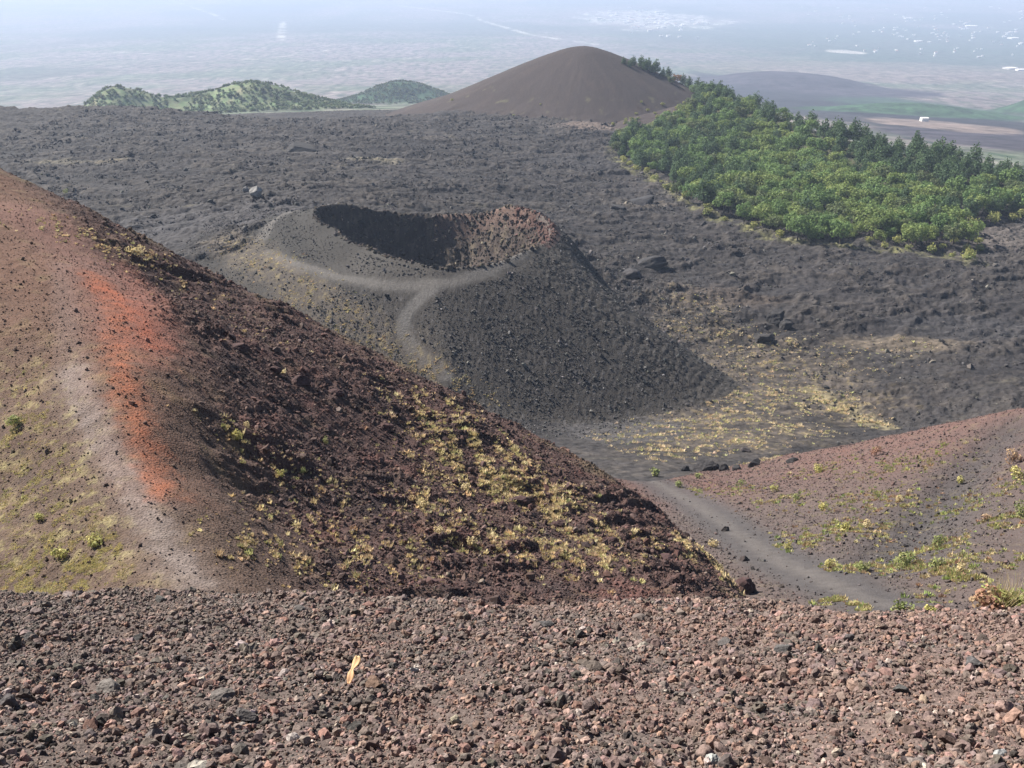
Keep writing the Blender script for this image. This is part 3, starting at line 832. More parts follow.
# ------------------------------------------------------------------ loose rock on the hills
def color_at(x, y):
    a = np.arctan2(x, y); r = np.hypot(x, y)
    j = np.clip(np.rint((a - az[0]) / (az[1] - az[0])), 0, NC - 1).astype(int)
    i = np.clip(np.rint(np.log(r / 28.0) / (math.log(1400 / 28.0)) * (NR - 1)), 0, NR - 1).astype(int)
    return C[i, j]
def plan_scatter(n, x0, x1, y0, y1, rg):
    x = rg.uniform(x0, x1, n); y = rg.uniform(y0, y1, n)
    return x, y
p1, f1 = rock_protos(12, 1, 15, 0.3)
RED_T = [(3, (.080,.050,.046)), (2.2, (.045,.034,.034)), (1.6, (.125,.062,.052)), (1.1, (.14,.10,.085)), (.35, (.22,.18,.15))]
x_, y_ = plan_scatter(330000, -75, 30, 38, 150, rg)
k = rg.random(len(x_)) < np.clip(75.0 / y_, 0, 1) ** 1.5; x_, y_ = x_[k], y_[k]
k = (ids_at(x_, y_) == 1) & (np.abs(x_) < 0.60 * y_)
x_, y_ = x_[k], y_[k]
d_ = poly_dist(x_, y_, hits([(0,175),(60,230),(110,290),(140,340),(165,400),(190,470),(215,540),(240,590)]))
side = np.where(d_[2] > 0, d_[0], -d_[0])
dp = poly_dist(x_, y_, HILL_PATH)[0]
pr = 0.62 + 0.38 * sstep(0, 10, side) * (0.4 + 0.6 * sstep(-0.2, 0.3, fbm(x_ / 7, y_ / 7, 201, 3)))
pr *= 0.4 + 0.6 * sstep(0.4, 3.0, dp)
k = rg.random(len(x_)) < pr
x_, y_, side = x_[k], y_[k], side[k]
sz = np.clip(0.062 * np.exp(0.60 * rg.normal(size=len(x_))), 0.025, 0.5) * (0.55 + 0.6 * sstep(0, 10, side))
print('red rocks', len(x_))
cc = pick_cols(len(x_), rg, RED_T)
lf = sstep(10, 1, side)[:, None]
cc = cc * (1 - lf) + lf * pick_cols(len(x_), rg, [(4, (.115,.082,.068)), (.7, (.065,.050,.044)), (1.2, (.16,.105,.085)), (.8, (.21,.175,.15))])
cc = 0.4 * cc + 0.6 * color_at(x_, y_) * rg.uniform(0.55, 1.7, (len(x_), 1))
scatter('hill_rubble', np.stack([x_, y_, ground_z(x_, y_) + sz * 0.3], -1), sz, cc, p1, f1, M_stone_far, 21, label='dark maroon scoria rubble covering the near volcanic hill')
# right slope
x_, y_ = plan_scatter(60000, 5, 110, 75, 230, rg)
k = (ids_at(x_, y_) == 2) & (np.abs(x_) < 0.60 * y_); x_, y_ = x_[k], y_[k]
dp = poly_dist(x_, y_, VAL_PATH)[0]; k = rg.random(len(x_)) < 0.75 * sstep(1.5, 7, dp) + .04; x_, y_ = x_[k], y_[k]
sz = np.clip(0.11 * np.exp(0.5 * rg.normal(size=len(x_))), 0.05, 0.6)
G_T = [(3, (.075,.062,.060)), (1.5, (.045,.040,.040)), (1.2, (.12,.075,.065)), (.5, (.16,.14,.12))]
scatter('slope_rubble', np.stack([x_, y_, ground_z(x_, y_) + sz * 0.3], -1), sz, 0.5 * pick_cols(len(x_), rg, G_T) + 0.5 * color_at(x_, y_) * rg.uniform(.6, 1.6, (len(x_), 1)), p1, f1, M_stone_far, 22, label='small brown and grey stones on the slope above the valley path')
# crater cone flank
cx, cy = CRATER_C
x_, y_ = plan_scatter(130000, cx - 110, cx + 150, cy - 130, cy + 90, rg)
zt, s_, ph_, w_ = f_crater(x_, y_)
dpa = np.minimum(poly_dist(x_, y_, RIM_PATH)[0], poly_dist(x_, y_, DOWN_PATH)[0])
k = np.isin(ids_at(x_, y_), (0, 3)) & (s_ > 3) & (s_ < 75 + 12 * rg.normal(size=len(x_))) & (dpa > 4) & (((ph_ > -2.1) & (ph_ < 1.0)) | (rg.random(len(x_)) < .35)) & (rg.random(len(x_)) < 0.3 + 0.7 * sstep(-0.3, 0.4, fbm(x_ / 14, y_ / 14, 202, 3)))
x_, y_ = x_[k], y_[k]
sz = np.clip(0.22 * np.exp(0.45 * rg.normal(size=len(x_))), 0.12, 1.0)
A_T = [(4, (.055,.052,.051)), (1.6, (.036,.034,.034)), (2.6, (.092,.087,.084)), (.5, (.16,.15,.145))]
scatter('cone_rubble', np.stack([x_, y_, ground_z(x_, y_) + sz * 0.3], -1), sz, pick_cols(len(x_), rg, A_T), p1, f1, M_stone_far, 23, label='black rubble covering the flank of the crater cone')
# crater inner walls
x_, y_ = plan_scatter(14000, cx - 55, cx + 55, cy - 60, cy + 60, rg)
zt, s_, ph_, w_ = f_crater(x_, y_); k = (s_ < 1.5) & (s_ > -30); x_, y_, ph_ = x_[k], y_[k], ph_[k]
sz = np.clip(0.5 * np.exp(0.5 * rg.normal(size=len(x_))), 0.25, 1.8)
cc = pick_cols(len(x_), rg, [(3, (.058,.045,.038)), (2.4, (.038,.033,.031)), (1.0, (.11,.088,.062)), (.2, (.20,.165,.12))])
s_ = s_[k]; rw = ((ph_ > -0.4) & (ph_ < 0.75) & (s_ > -4.5 + 2 * rg.normal(size=len(x_))))[:, None]
cc = np.where(rw, pick_cols(len(x_), rg, [(3, (.095,.050,.042)), (2, (.055,.036,.032)), (.4, (.14,.09,.07))]), cc)
scatter('crater_wall_rocks', np.stack([x_, y_, ground_z(x_, y_) + sz * 0.1], -1), sz, cc, p1, f1, M_stone_far, 24, label='rugged brown and red rock lining the inside of the crater')
# lava field blocks
x_, y_ = plan_scatter(200000, -420, 560, 250, 1050, rg)
k = np.isin(ids_at(x_, y_), (0,)) & (np.abs(x_) < 0.60 * y_) & (rg.random(len(x_)) < sstep(-0.05, 0.25, fbm(x_ / 26, y_ / 18, 203, 5, .65))) & ((y_ > 330) | ((x_ > 95) & (y_ > 250)))
x_, y_ = x_[k], y_[k]
sz = np.clip(0.42 * np.exp(0.5 * rg.normal(size=len(x_))), 0.25, 2.2) * (y_ / 500) ** 0.5
print('lava blocks', len(x_))
scatter('lava_blocks', np.stack([x_, y_, ground_z(x_, y_) + sz * 0.15], -1), sz, pick_cols(len(x_), rg, [(4, (.050,.045,.044)), (2, (.034,.031,.031)), (1.3, (.085,.078,.074)), (.25, (.16,.145,.12))]), p1, f1, M_stone_far, 25, label='broken black blocks strewn over the old lava field')
lap('rubble')

# ------------------------------------------------------------------ dry grass and cushion plants
def tuft_protos(n, blades, seed, spread=1.0, height=0.9):
    rg_ = np.random.default_rng(seed); out = []
    for q in range(n):
        V = []
        for b in range(blades):
            a = rg_.uniform(0, 2 * math.pi); r0 = rg_.uniform(0, 0.55) ; le = rg_.uniform(0.5, 1.0)
            base = np.array([math.cos(a) * r0, math.sin(a) * r0, -0.1])
            a2 = a + rg_.normal() * 0.8
            tip = base + np.array([math.cos(a2) * spread * 0.5 * le, math.sin(a2) * spread * 0.5 * le, height * le])
            wv = np.array([-math.sin(a2 + rg_.normal()), math.cos(a2 + rg_.normal()), rg_.normal() * 0.3]) * 0.22
            V += [base - wv, base + wv, tip]
        out.append(np.array(V))
    return out, np.arange(blades * 3).reshape(-1, 3)
tp, tf = tuft_protos(8, 22, 31)
tp2, tf2 = tuft_protos(6, 12, 32)
TUFT_T = [(3, (.54,.43,.25)), (2, (.64,.53,.32)), (1.2, (.46,.39,.20)), (.6, (.34,.32,.15)), (.9, (.38,.27,.17))]
def near_pts(cs_, n, rg):
    """Random plan points gathered round pixel-given spots on the land: (px, py, radius m, weight)."""
    w = np.array([c[3] for c in cs_], float); w /= w.sum()
    pk = rg.choice(len(cs_), n, p=w)
    H = np.array(hits([(c[0], c[1]) for c in cs_])); rad = np.array([c[2] for c in cs_])
    q = rg.normal(size=(n, 2)) * rad[pk][:, None] * 0.6
    return H[pk, 0] + q[:, 0], H[pk, 1] + q[:, 1]
# right-hand face of the red hill
spots = [(430,408,5,3),(455,432,5,4),(480,450,5,4),(500,470,5,5),(520,488,4,5),(545,505,4,5),(560,520,4,4),(585,535,4,3),(470,480,5,3),(445,455,5,2),
         (600,560,3,3),(570,565,3,2),(690,548,2.5,3),(710,565,2.5,3),(740,578,2,2),(770,592,2,2),(640,545,2.5,1.5),(425,505,3,1.5),(440,540,3,2),(475,540,3,1.5),(515,545,3,1.5),(540,560,2.5,1.5),
         (235,440,2.5,.5),(280,480,4,.6),(330,500,4,.8),(300,530,3.5,1.0),(350,545,3,1.5),(390,565,3,1.2),(250,545,3,.8),(320,570,3,1),(60,232,5,.7),(140,258,5,1.5),(100,240,5,.8),(200,300,6,.5),(250,330,6,.5)]
x_, y_ = near_pts(spots, 30000, rg)
_a = hit(385, 352); _b = hit(700, 570); _u = (_b - _a)[:2] / np.hypot(*(_b - _a)[:2])
al = x_ * _u[0] + y_ * _u[1]; ac = -x_ * _u[1] + y_ * _u[0]
cl = fbm(al / 6.0, ac / 1.5, 205, 4, .6) + 0.4 * fbm(x_ / 0.8, y_ / 0.8, 210, 3)
k = (ids_at(x_, y_) == 1) & (cl > 0.02); x_, y_ = x_[k], y_[k]
sz = np.clip(0.135 * np.exp(0.55 * rg.normal(size=len(x_))), 0.06, 0.55)
print('tufts', len(x_))
scatter('dry_grass', np.stack([x_, y_, ground_z(x_, y_)], -1), sz, pick_cols(len(x_), rg, TUFT_T), tp, tf, M_tuft, 31, rot=False, label='straw yellow tufts on the dark face of the volcanic hill')
# lower left: moss and cushions
spots = [(20,430,2,2),(15,500,3,3),(40,480,3,2),(60,520,3,3),(30,560,2.5,4),(100,555,2.5,4),(70,570,2.5,4),(120,545,2,2),(20,590,2,3),(45,440,3,1.5),(30,385,3,1),(60,420,3,1),(100,575,2,2)]
x_, y_ = near_pts(spots, 22000, rg)
k = (ids_at(x_, y_) == 1) & (fbm(x_ / 1.4, y_ / 1.4, 206, 4, .65) > 0.05) & (poly_dist(x_, y_, HILL_PATH)[0] > 2.2); x_, y_ = x_[k], y_[k]
sz = np.clip(0.085 * np.exp(0.5 * rg.normal(size=len(x_))), 0.06, 0.35)
scatter('cushion_moss', np.stack([x_, y_, ground_z(x_, y_) - 0.3 * sz], -1), sz, pick_cols(len(x_), rg, [(3, (.52,.44,.22)), (2, (.44,.40,.18)), (1, (.55,.46,.28)), (1, (.32,.27,.15))]), tp, tf, M_tuft, 32, rot=False, label='yellow-green cushion plants on the left side of the hill')
# valley between the crater cone and the right slope, and right slope itself
spots = [(720,420,16,6),(680,430,14,4),(750,400,16,6),(790,400,14,4),(700,395,10,3),(640,440,12,3),(770,370,14,4),(740,340,14,3),(700,310,12,2),(820,400,10,3),(845,412,7,4),(870,424,5,4),(830,400,6,3),
         (660,455,8,2),(700,450,8,2),(740,440,9,3),(800,430,10,2),(760,460,6,1),(850,360,14,1.5),(900,350,14,1),(680,330,10,1.5),(800,350,12,2)]
x_, y_ = near_pts(spots, 26000, rg)
k = np.isin(ids_at(x_, y_), (0, 2)) & (fbm(x_ / 7, y_ / 4.5, 207, 5, .7) > 0.09); x_, y_ = x_[k], y_[k]
sz = np.clip(0.50 * np.exp(0.4 * rg.normal(size=len(x_))), 0.2, 1.2)
scatter('valley_grass', np.stack([x_, y_, ground_z(x_, y_) - .1], -1), sz, pick_cols(len(x_), rg, [(3, (.62,.50,.33)), (2, (.50,.40,.26)), (1.5, (.52,.48,.24)), (.7, (.30,.31,.15))]), tp2, tf2, M_tuft, 33, rot=False, label='tan grass tufts spread over the valley beside the crater cone')
spots = [(262,262,9,3),(300,288,8,4),(340,320,8,4),(380,347,7,4),(235,245,9,2),(420,370,6,3),(450,385,6,3),(480,400,5,2),(320,300,9,2),(290,262,8,1)]
x_, y_ = near_pts(spots, 5000, rg)
k = np.isin(ids_at(x_, y_), (0, 3)) & (fbm(x_ / 4, y_ / 4, 208, 3) > 0.0); x_, y_ = x_[k], y_[k]
sz = np.clip(0.40 * np.exp(0.4 * rg.normal(size=len(x_))), 0.2, 1.0)
scatter('hollow_grass', np.stack([x_, y_, ground_z(x_, y_) - .1], -1), sz, pick_cols(len(x_), rg, TUFT_T), tp2, tf2, M_tuft, 34, rot=False, label='yellow tufts in the hollow between the red hill and the crater')
spots = [(820,470,6,2),(780,500,5,2),(850,500,7,3),(830,530,5,4),(860,530,5,4),(900,500,7,3),(880,470,7,2),(920,460,7,2),(900,555,3,3),(940,540,4,3),(940,565,3,3),(800,545,3,1.5),(1000,490,6,2),(1015,520,4,3),
         (740,490,5,2),(700,490,5,1),(960,580,2.5,2),(850,565,3,2),(820,570,2,1),(960,500,5,1),(990,560,4,2),(930,600,1.5,1),(840,602,1.5,3),(860,607,1.2,3)]
x_, y_ = near_pts(spots, 17000, rg)
k = (ids_at(x_, y_) == 2) & (fbm(x_ / 2.2, y_ / 2.2, 209, 3) > 0.05) & (poly_dist(x_, y_, VAL_PATH)[0] > 2.2); x_, y_ = x_[k], y_[k]
sz = np.clip(0.28 * np.exp(0.45 * rg.normal(size=len(x_))), 0.1, 0.7)
scatter('slope_grass', np.stack([x_, y_, ground_z(x_, y_) - .05], -1), sz, pick_cols(len(x_), rg, [(2.4, (.42,.34,.19)), (2, (.38,.36,.15)), (1.2, (.26,.31,.11)), (1, (.30,.19,.12))]), tp, tf, M_tuft, 35, rot=False, label='green and straw tufts dotted over the slope right of the valley path')
lap('tufts')

# ------------------------------------------------------------------ trees
def leaf_crown(seed, H, W, kind, nleaf, tints, ls):
    """Leaf clumps through the crown's volume: quads with a colour each."""
    g = np.random.default_rng(seed); cen = []; 
    if kind == 'broad':
        L = [(0, 0, H * 0.56, W * 0.36, H * 0.30)]
        for q in range(15):
            a = g.uniform(0, 6.283); r = W * g.uniform(0.18, 0.36); h = H * g.uniform(0.34, 0.80)
            L.append((r * math.cos(a), r * math.sin(a), h, W * g.uniform(0.09, 0.20), H * g.uniform(0.08, 0.17)))
    elif kind == 'pine':
        L = []
        for q in range(12):
            t = q / 11.0; a = g.uniform(0, 6.283); rad = W * 0.5 * (1 - t) ** 0.5 * (0.75 + 0.35 * g.random())
            for m in range(3 if t < .7 else 1):
                a += 2.1 + g.normal() * .3
                L.append((rad * 0.55 * math.cos(a), rad * 0.55 * math.sin(a), H * (0.25 + 0.72 * t), rad * 0.50 + 0.25, H * 0.055 + 0.25))
    else:
        L = []
        for q in range(7):
            a = g.uniform(0, 6.283); r = W * g.uniform(0, 0.33)
            L.append((r * math.cos(a), r * math.sin(a), H * g.uniform(0.25, 0.65), W * g.uniform(0.16, 0.28), H * g.uniform(0.18, 0.34)))
    L = np.array(L); w = L[:, 3] ** 2 * L[:, 4]; w = w ** 0.7; w /= w.sum()
    pk = g.choice(len(L), nleaf, p=w)
    d = g.normal(size=(nleaf, 3)); d /= np.linalg.norm(d, axis=1)[:, None]
    rad = g.uniform(0.55, 1.05, nleaf) ** 0.6
    P = L[pk, :3] + d * rad[:, None] * np.stack([L[pk, 3], L[pk, 3], L[pk, 4]], -1)
    P[:, 2] = np.maximum(P[:, 2], 0.15 * ls)
    nrm = d + 0.55 * g.normal(size=d.shape); nrm[:, 2] += 0.35; nrm /= np.linalg.norm(nrm, axis=1)[:, None]
    t1 = np.cross(nrm, g.normal(size=d.shape)); t1 /= np.linalg.norm(t1, axis=1)[:, None]; t2 = np.cross(nrm, t1)
    s = ls * g.uniform(0.6, 1.25, nleaf)[:, None]
    V = np.stack([P - t1 * s, P - t2 * s * 0.8, P + t1 * s, P + t2 * s * 0.8], 1) + 0.15 * ls * g.normal(size=(nleaf, 4, 3))
    cl = np.array(tints)[g.integers(0, len(tints), len(L))]
    CC = cl[pk] * g.uniform(0.75, 1.3, (nleaf, 1))
    return V.reshape(-1, 3), np.arange(nleaf * 4).reshape(-1, 4), np.repeat(CC, 4, axis=0)

def tube(pts, rads, sides=6):
    pts = np.array(pts, float); V = []; Fc = []
    for i, p in enumerate(pts):
        t = pts[min(i + 1, len(pts) - 1)] - pts[max(i - 1, 0)]; t /= np.linalg.norm(t)
        a = np.cross(t, [0.31, 0.95, 0.1]); a /= np.linalg.norm(a); b = np.cross(t, a)
        for k in range(sides):
            q = 2 * math.pi * k / sides; V.append(p + rads[i] * (math.cos(q) * a + math.sin(q) * b))
    for i in range(len(pts) - 1):
        for k in range(sides):
            k2 = (k + 1) % sides
            Fc.append((i * sides + k, i * sides + k2, (i + 1) * sides + k2, (i + 1) * sides + k))
    return np.array(V), np.array(Fc)
def trunk_geo(seed, H, W, kind):
    g = np.random.default_rng(seed); r = H * 0.018 + 0.04
    Vs, Fs, off = [], [], 0
    top = H * (0.9 if kind == 'pine' else 0.62)
    axis = [np.array([0, 0, -0.4]), np.array([g.normal() * .1, g.normal() * .1, top * .35]), np.array([g.normal() * .2, g.normal() * .2, top * .7]), np.array([0, 0, top])]
    V, Fq = tube(axis, [r * 1.4, r, r * .7, r * .2], 7); Vs.append(V); Fs.append(Fq); off += len(V)
    for q in range(6 if kind != 'shrub' else 4):
        a = g.uniform(0, 6.283); h = top * g.uniform(.35, .85); le = W * g.uniform(.22, .36) * (1 - .6 * h / top if kind == 'pine' else 1)
        s = np.array([0, 0, h]); e = s + np.array([math.cos(a) * le, math.sin(a) * le, le * (.15 if kind == 'pine' else .7)])
        V, Fq = tube([s, (s + e) / 2 + [0, 0, le * .05], e], [r * .45, r * .3, r * .1], 5)
        Vs.append(V); Fs.append(Fq + off); off += len(V)
    return np.concatenate(Vs), np.concatenate(Fs)

GREEN = [(.125,.190,.060), (.145,.210,.066), (.105,.168,.055)]
YGREEN = [(.165,.215,.064), (.190,.228,.070), (.150,.205,.062)]
DARK = [(.075,.118,.055), (.088,.132,.058), (.062,.102,.050)]
OLIVE = [(.110,.135,.055), (.125,.145,.062), (.090,.118,.048)]
YELL = [(.28,.27,.09), (.24,.25,.08), (.20,.23,.08)]
ORANGE = [(.26,.15,.07), (.22,.13,.06), (.20,.15,.07)]
KINDS = {
    'green':  ('broadleaf_tree', 'broad', 11.0, 11.0, 1050, GREEN, 0.37),
    'ygreen': ('broadleaf_tree', 'broad', 10.5, 11.5, 1050, YGREEN, 0.37),
    'olive':  ('broadleaf_tree', 'broad', 10.0, 9.5, 950, OLIVE, 0.36),
    'pine':   ('pine_tree', 'pine', 12.5, 9.0, 1000, DARK, 0.40),
    'shrub':  ('shrub', 'shrub', 3.6, 6.0, 260, YELL, 0.30),
    'orange': ('broadleaf_tree', 'broad', 10.0, 10.0, 600, ORANGE, 0.48),
}
PROTO = {}
for ki, (key, (nm, form, H, W, nl, tint, ls)) in enumerate(KINDS.items()):
    PROTO[key] = []
    for v in range(1 if key == 'orange' else 4):
        g = np.random.default_rng(500 + ki * 10 + v)
        cr = leaf_crown(600 + ki * 10 + v, H * g.uniform(.9, 1.1), W * g.uniform(.9, 1.1), form, nl, tint, ls)
        tk = trunk_geo(700 + ki * 10 + v, H, W, form)
        PROTO[key].append((cr, tk))
MESHES = {}
def plant_tree(key, v, x, y, z, s, rz, label, group=None, cat=None):
    nm = KINDS[key][0]
    if (key, v) not in MESHES:
        (V, Fq, CC), (TV, TF) = PROTO[key][v]
        c = raw_mesh('crown' if key != 'shrub' else 'foliage', V, Fq, M_leaf, CC, False)
        t = raw_mesh('trunk' if key != 'shrub' else 'stem', TV, TF, M_bark, np.tile([.085, .065, .050], (len(TV), 1)), True)
        MESHES[(key, v)] = (c, t); first = True
    else:
        first = False
    c, t = MESHES[(key, v)]
    if not first:
        c, t = c.copy(), t.copy(); col.objects.link(c); col.objects.link(t)
    e = bpy.data.objects.new(nm, None); col.objects.link(e); e.empty_display_size = 1.0
    e.location = (x, y, z); e.rotation_euler = (0, 0, rz); e.scale = (s, s, s * (0.9 + 0.25 * ((v * 37 % 7) / 7)))
    c.parent = e; t.parent = e
    tag(e, label, cat or ('shrub' if key == 'shrub' else 'tree'), group)
    return e
# the wood as a plan polygon, from its outline on the land
WOOD_EDGE = [(612,150),(622,165),(650,180),(680,198),(700,212),(730,224),(760,238),(800,244),(850,248),(900,250),(940,256),(975,262),(986,252),(968,236),(990,226),(1024,219),(1060,219)]
wp = [hit(*p)[:2] for p in WOOD_EDGE] + [np.array(at(*p)[:2]) for p in reversed([(700,88,1050),(745,104,960),(790,122,880),(840,137,815),(900,150,755),(950,161,720),(1024,182,668),(1090,198,640)])] + [hit(690,112)[:2], hit(660,128)[:2], hit(630,138)[:2]]
wp = np.array(wp)
def inside(x, y, P):
    r = np.zeros(x.shape, bool); n = len(P)
    for i in range(n):
        a, b = P[i], P[(i + 1) % n]
        c = ((a[1] > y) != (b[1] > y))
        with np.errstate(divide='ignore', invalid='ignore'):
            xi = (b[0] - a[0]) * (y - a[1]) / (b[1] - a[1]) + a[0]
        r ^= c & (x < xi)
    return r
g = np.random.default_rng(77)
lo, hi = wp.min(0), wp.max(0)
area = abs(np.dot(wp[:, 0], np.roll(wp[:, 1], 1)) - np.dot(wp[:, 1], np.roll(wp[:, 0], 1))) / 2
print('wood area', area)
pts = []
cell = {}
def poisson(sp, n):
    for _ in range(n):
        x = g.uniform(lo[0] - 5, hi[0] + 5); y = g.uniform(lo[1] - 5, hi[1] + 5)
        if not inside(np.array([x]), np.array([y]), wp)[0]: continue
        d = sp * (0.72 + 0.5 * g.random()); ci, cj = int(x // 12), int(y // 12); ok = True
        for a in (-1, 0, 1):
            for b in (-1, 0, 1):
                for q in cell.get((ci + a, cj + b), ()):
                    if (q[0] - x) ** 2 + (q[1] - y) ** 2 < d * d: ok = False; break
        if ok:
            cell.setdefault((ci, cj), []).append((x, y)); pts.append((x, y))
poisson(8.9, 16000)
pts = np.array(pts)
tz = ground_z(pts[:, 0], pts[:, 1])
tpx, tpy = project(pts[:, 0], pts[:, 1], tz)
print('trees', len(pts))
ed_, _, _ = poly_dist(pts[:, 0], pts[:, 1], [hit(*p) for p in WOOD_EDGE])
trees = []
mixn = fbm(pts[:, 0] / 60, pts[:, 1] / 60, 301, 3)
mixn2 = fbm(pts[:, 0] / 25, pts[:, 1] / 25, 302, 3)
for i in range(len(pts)):
    px, py = tpx[i], tpy[i]
    pine = 0.33 + 0.9 * mixn[i]
    crest = float(np.interp(px, [640, 700, 745, 790, 840, 900, 950, 1024], [78, 88, 104, 122, 137, 150, 161, 182]))
    up = py - crest
    if px > 850 and up < 34: pine += 0.55
    if px < 720 : pine += 0.25
    if up < 14: pine += 0.3
    if 740 < px < 930 and py > 180: pine -= 0.30
    u = g.random()
    if ed_[i] < 7 and px > 620 and g.random() < (0.9 if px > 870 else 0.6): k = 'shrub'
    elif ed_[i] < 16 and px > 890 and py > 226: k = 'shrub' if g.random() < .6 else 'ygreen'
    elif u < pine: k = 'pine'
    else:
        q = mixn2[i] + 0.35 * g.normal() + (0.25 if 740 < px < 900 and up < 60 and up > 12 else 0)
        k = 'ygreen' if q > 0.18 else ('olive' if q < -0.32 else 'green')
    s = g.uniform(0.8, 1.6) * (1.05 if k != 'pine' else 1.0)
    if k == 'shrub': s *= 1.1
    if ed_[i] < 14 and k != 'shrub': s *= 0.95
    trees.append((k, int(g.integers(0, 4)), pts[i, 0], pts[i, 1], tz[i] - 0.2, s, g.uniform(0, 6.28), px, py, up, ed_[i]))
inframe = [t for t in trees if -10 < t[7] < 1034]
# those that show largest: nearest first, with the crest row always counted
inframe.sort(key=lambda t: t[3] - (150 if t[9] < 14 else 0) - (60 if t[10] < 12 else 0))
nsep = 250
sep, rest = inframe[:nsep], inframe[nsep:] + [t for t in trees if not (-10 < t[7] < 1034)]
WORD = {'green': ('mid green broadleaf tree', 'mid green broadleaf trees'), 'ygreen': ('yellow-green broadleaf tree', 'yellow-green broadleaf trees'),
        'olive': ('dull olive broadleaf tree', 'dull olive broadleaf trees'), 'pine': ('dark conifer', 'dark conifers'), 'shrub': ('low yellowish shrub', 'low yellowish shrubs')}
named = {}
for t in sep:
    (k, v, x, y, z, s, rz, px, py, up, ed1) = t
    if up < 10: dep = 'on the wood ridge'
    elif up < 26: dep = 'just below the ridge'
    elif ed1 < 12: dep = 'on the wood edge beside lava'
    elif ed1 < 40: dep = 'behind the edge trees'
    else: dep = 'deep in the wood'
    place = ['left corner', 'left part', 'left of middle', 'middle', 'right of middle', 'right part', 'far right end'][int(np.searchsorted([660, 710, 765, 825, 885, 950], px))]
    size = 'small ' if s < 1.02 else ('large ' if s > 1.28 else '')
    named.setdefault((size + WORD[k][0], size + WORD[k][1], dep, place), []).append(t)
for (one, many, dep, place), lst in named.items():
    lst.sort(key=lambda t: t[7])
    grp = many + ' of the wood'
    for i, t in enumerate(lst):
        lab = one + ' ' + dep + ', ' + place
        n_ = len(lst)
        if n_ == 2: lab = ('left', 'right')[i] + ' of two, ' + lab
        elif n_ == 3: lab = ('leftmost', 'middle', 'rightmost')[i] + ' of three, ' + lab
        elif n_ > 3:
            o_ = 'leftmost' if i == 0 else ('rightmost' if i == n_ - 1 else ('second', 'third', 'fourth', 'fifth', 'sixth', 'seventh', 'eighth', 'ninth', 'tenth', 'eleventh')[min(i - 1, 9)] + ' from left')
            lab = o_ + ', ' + lab
        plant_tree(*t[:7], lab, grp)
def merge_trees(name, lst, label, trunks=True):
    Vs, Fs, Cs, off = [], [], [], 0
    for (k, v, x, y, z, s, rz) in lst:
        (V, Fq, CC), _ = PROTO[k][v]
        c, sn = math.cos(rz), math.sin(rz)
        W_ = np.stack([(V[:, 0] * c - V[:, 1] * sn) * s + x, (V[:, 0] * sn + V[:, 1] * c) * s + y, V[:, 2] * s + z], -1)
        Vs.append(W_); Fs.append(Fq + off); Cs.append(CC); off += len(V)
    return tag(raw_mesh(name, np.concatenate(Vs), np.concatenate(Fs), M_leaf, np.concatenate(Cs), False), label, kind='stuff')
if rest:
    merge_trees('forest', [t[:7] for t in rest], 'farther treetops filling the back of the wooded hill')
print('forest rest', len(rest))
# trees on the right skyline of the far cinder cone
def sky_hit(px, py):
    for q in range(40):
        p = hit(px, py + q)
        if p[1] < 1250: break
    return p
for (key, px, py, s, lab) in [
        ('pine', 624, 64, .62, 'leftmost small dark conifer on the skyline of the far brown cone'), ('pine', 633, 66, .72, 'second small conifer from the left on the skyline of the far brown cone'),
        ('pine', 641, 67, .85, 'third conifer from the left on the skyline of the far brown cone'), ('pine', 648, 70, .95, 'fourth conifer from the left on the skyline of the far brown cone'),
        ('pine', 656, 73, 1.05, 'tallest dark conifer left of the gap on the cone skyline'), ('pine', 668, 77, .9, 'dark conifer just left of the orange-leaved tree'),
        ('orange', 677, 82, .95, 'orange-brown leaved tree among conifers on the cone skyline'), ('pine', 688, 84, .95, 'dark conifer just right of the orange-leaved tree'),
        ('pine', 697, 88, 1.0, 'tall conifer midway between the orange tree and the bright green tree'), ('green', 706, 99, 1.25, 'large bright green round tree at the top of the wood'),
        ('green', 718, 100, 1.1, 'round green tree right of the large bright green tree'), ('pine', 712, 92, .8, 'slim conifer behind the large bright green tree'),
        ('pine', 629, 67, .6, 'small conifer half hidden between the two leftmost skyline conifers'), ('pine', 645, 71, .85, 'conifer tucked behind the third and fourth skyline conifers'),
        ('pine', 652, 73, .8, 'conifer right behind the fourth skyline conifer'), ('pine', 662, 77, .7, 'short conifer in the gap left of the orange-leaved tree'),
        ('olive', 671, 83, .7, 'olive tree just in front of the orange-leaved tree'), ('pine', 683, 84, .75, 'short conifer touching the orange-leaved tree on its right'),
        ('green', 693, 93, .8, 'green bushy tree under the tall conifer left of the bright green one'), ('green', 700, 97, .9, 'bushy green tree left of the large bright green tree'),
        ('ygreen', 728, 102, .9, 'yellow-green tree at the start of the wood ridge'), ('pine', 702, 90, .75, 'conifer peeping over the large bright green tree'),
        ('pine', 724, 96, .9, 'dark conifer at the start of the wood ridge')]:
    p = sky_hit(px, py)
    plant_tree(key, int(px) % (1 if key == 'orange' else 4), p[0], p[1], float(ground_z(p[0:1], p[1:2])[0]) - 2.2, s * 1.45, px * 1.7, lab)
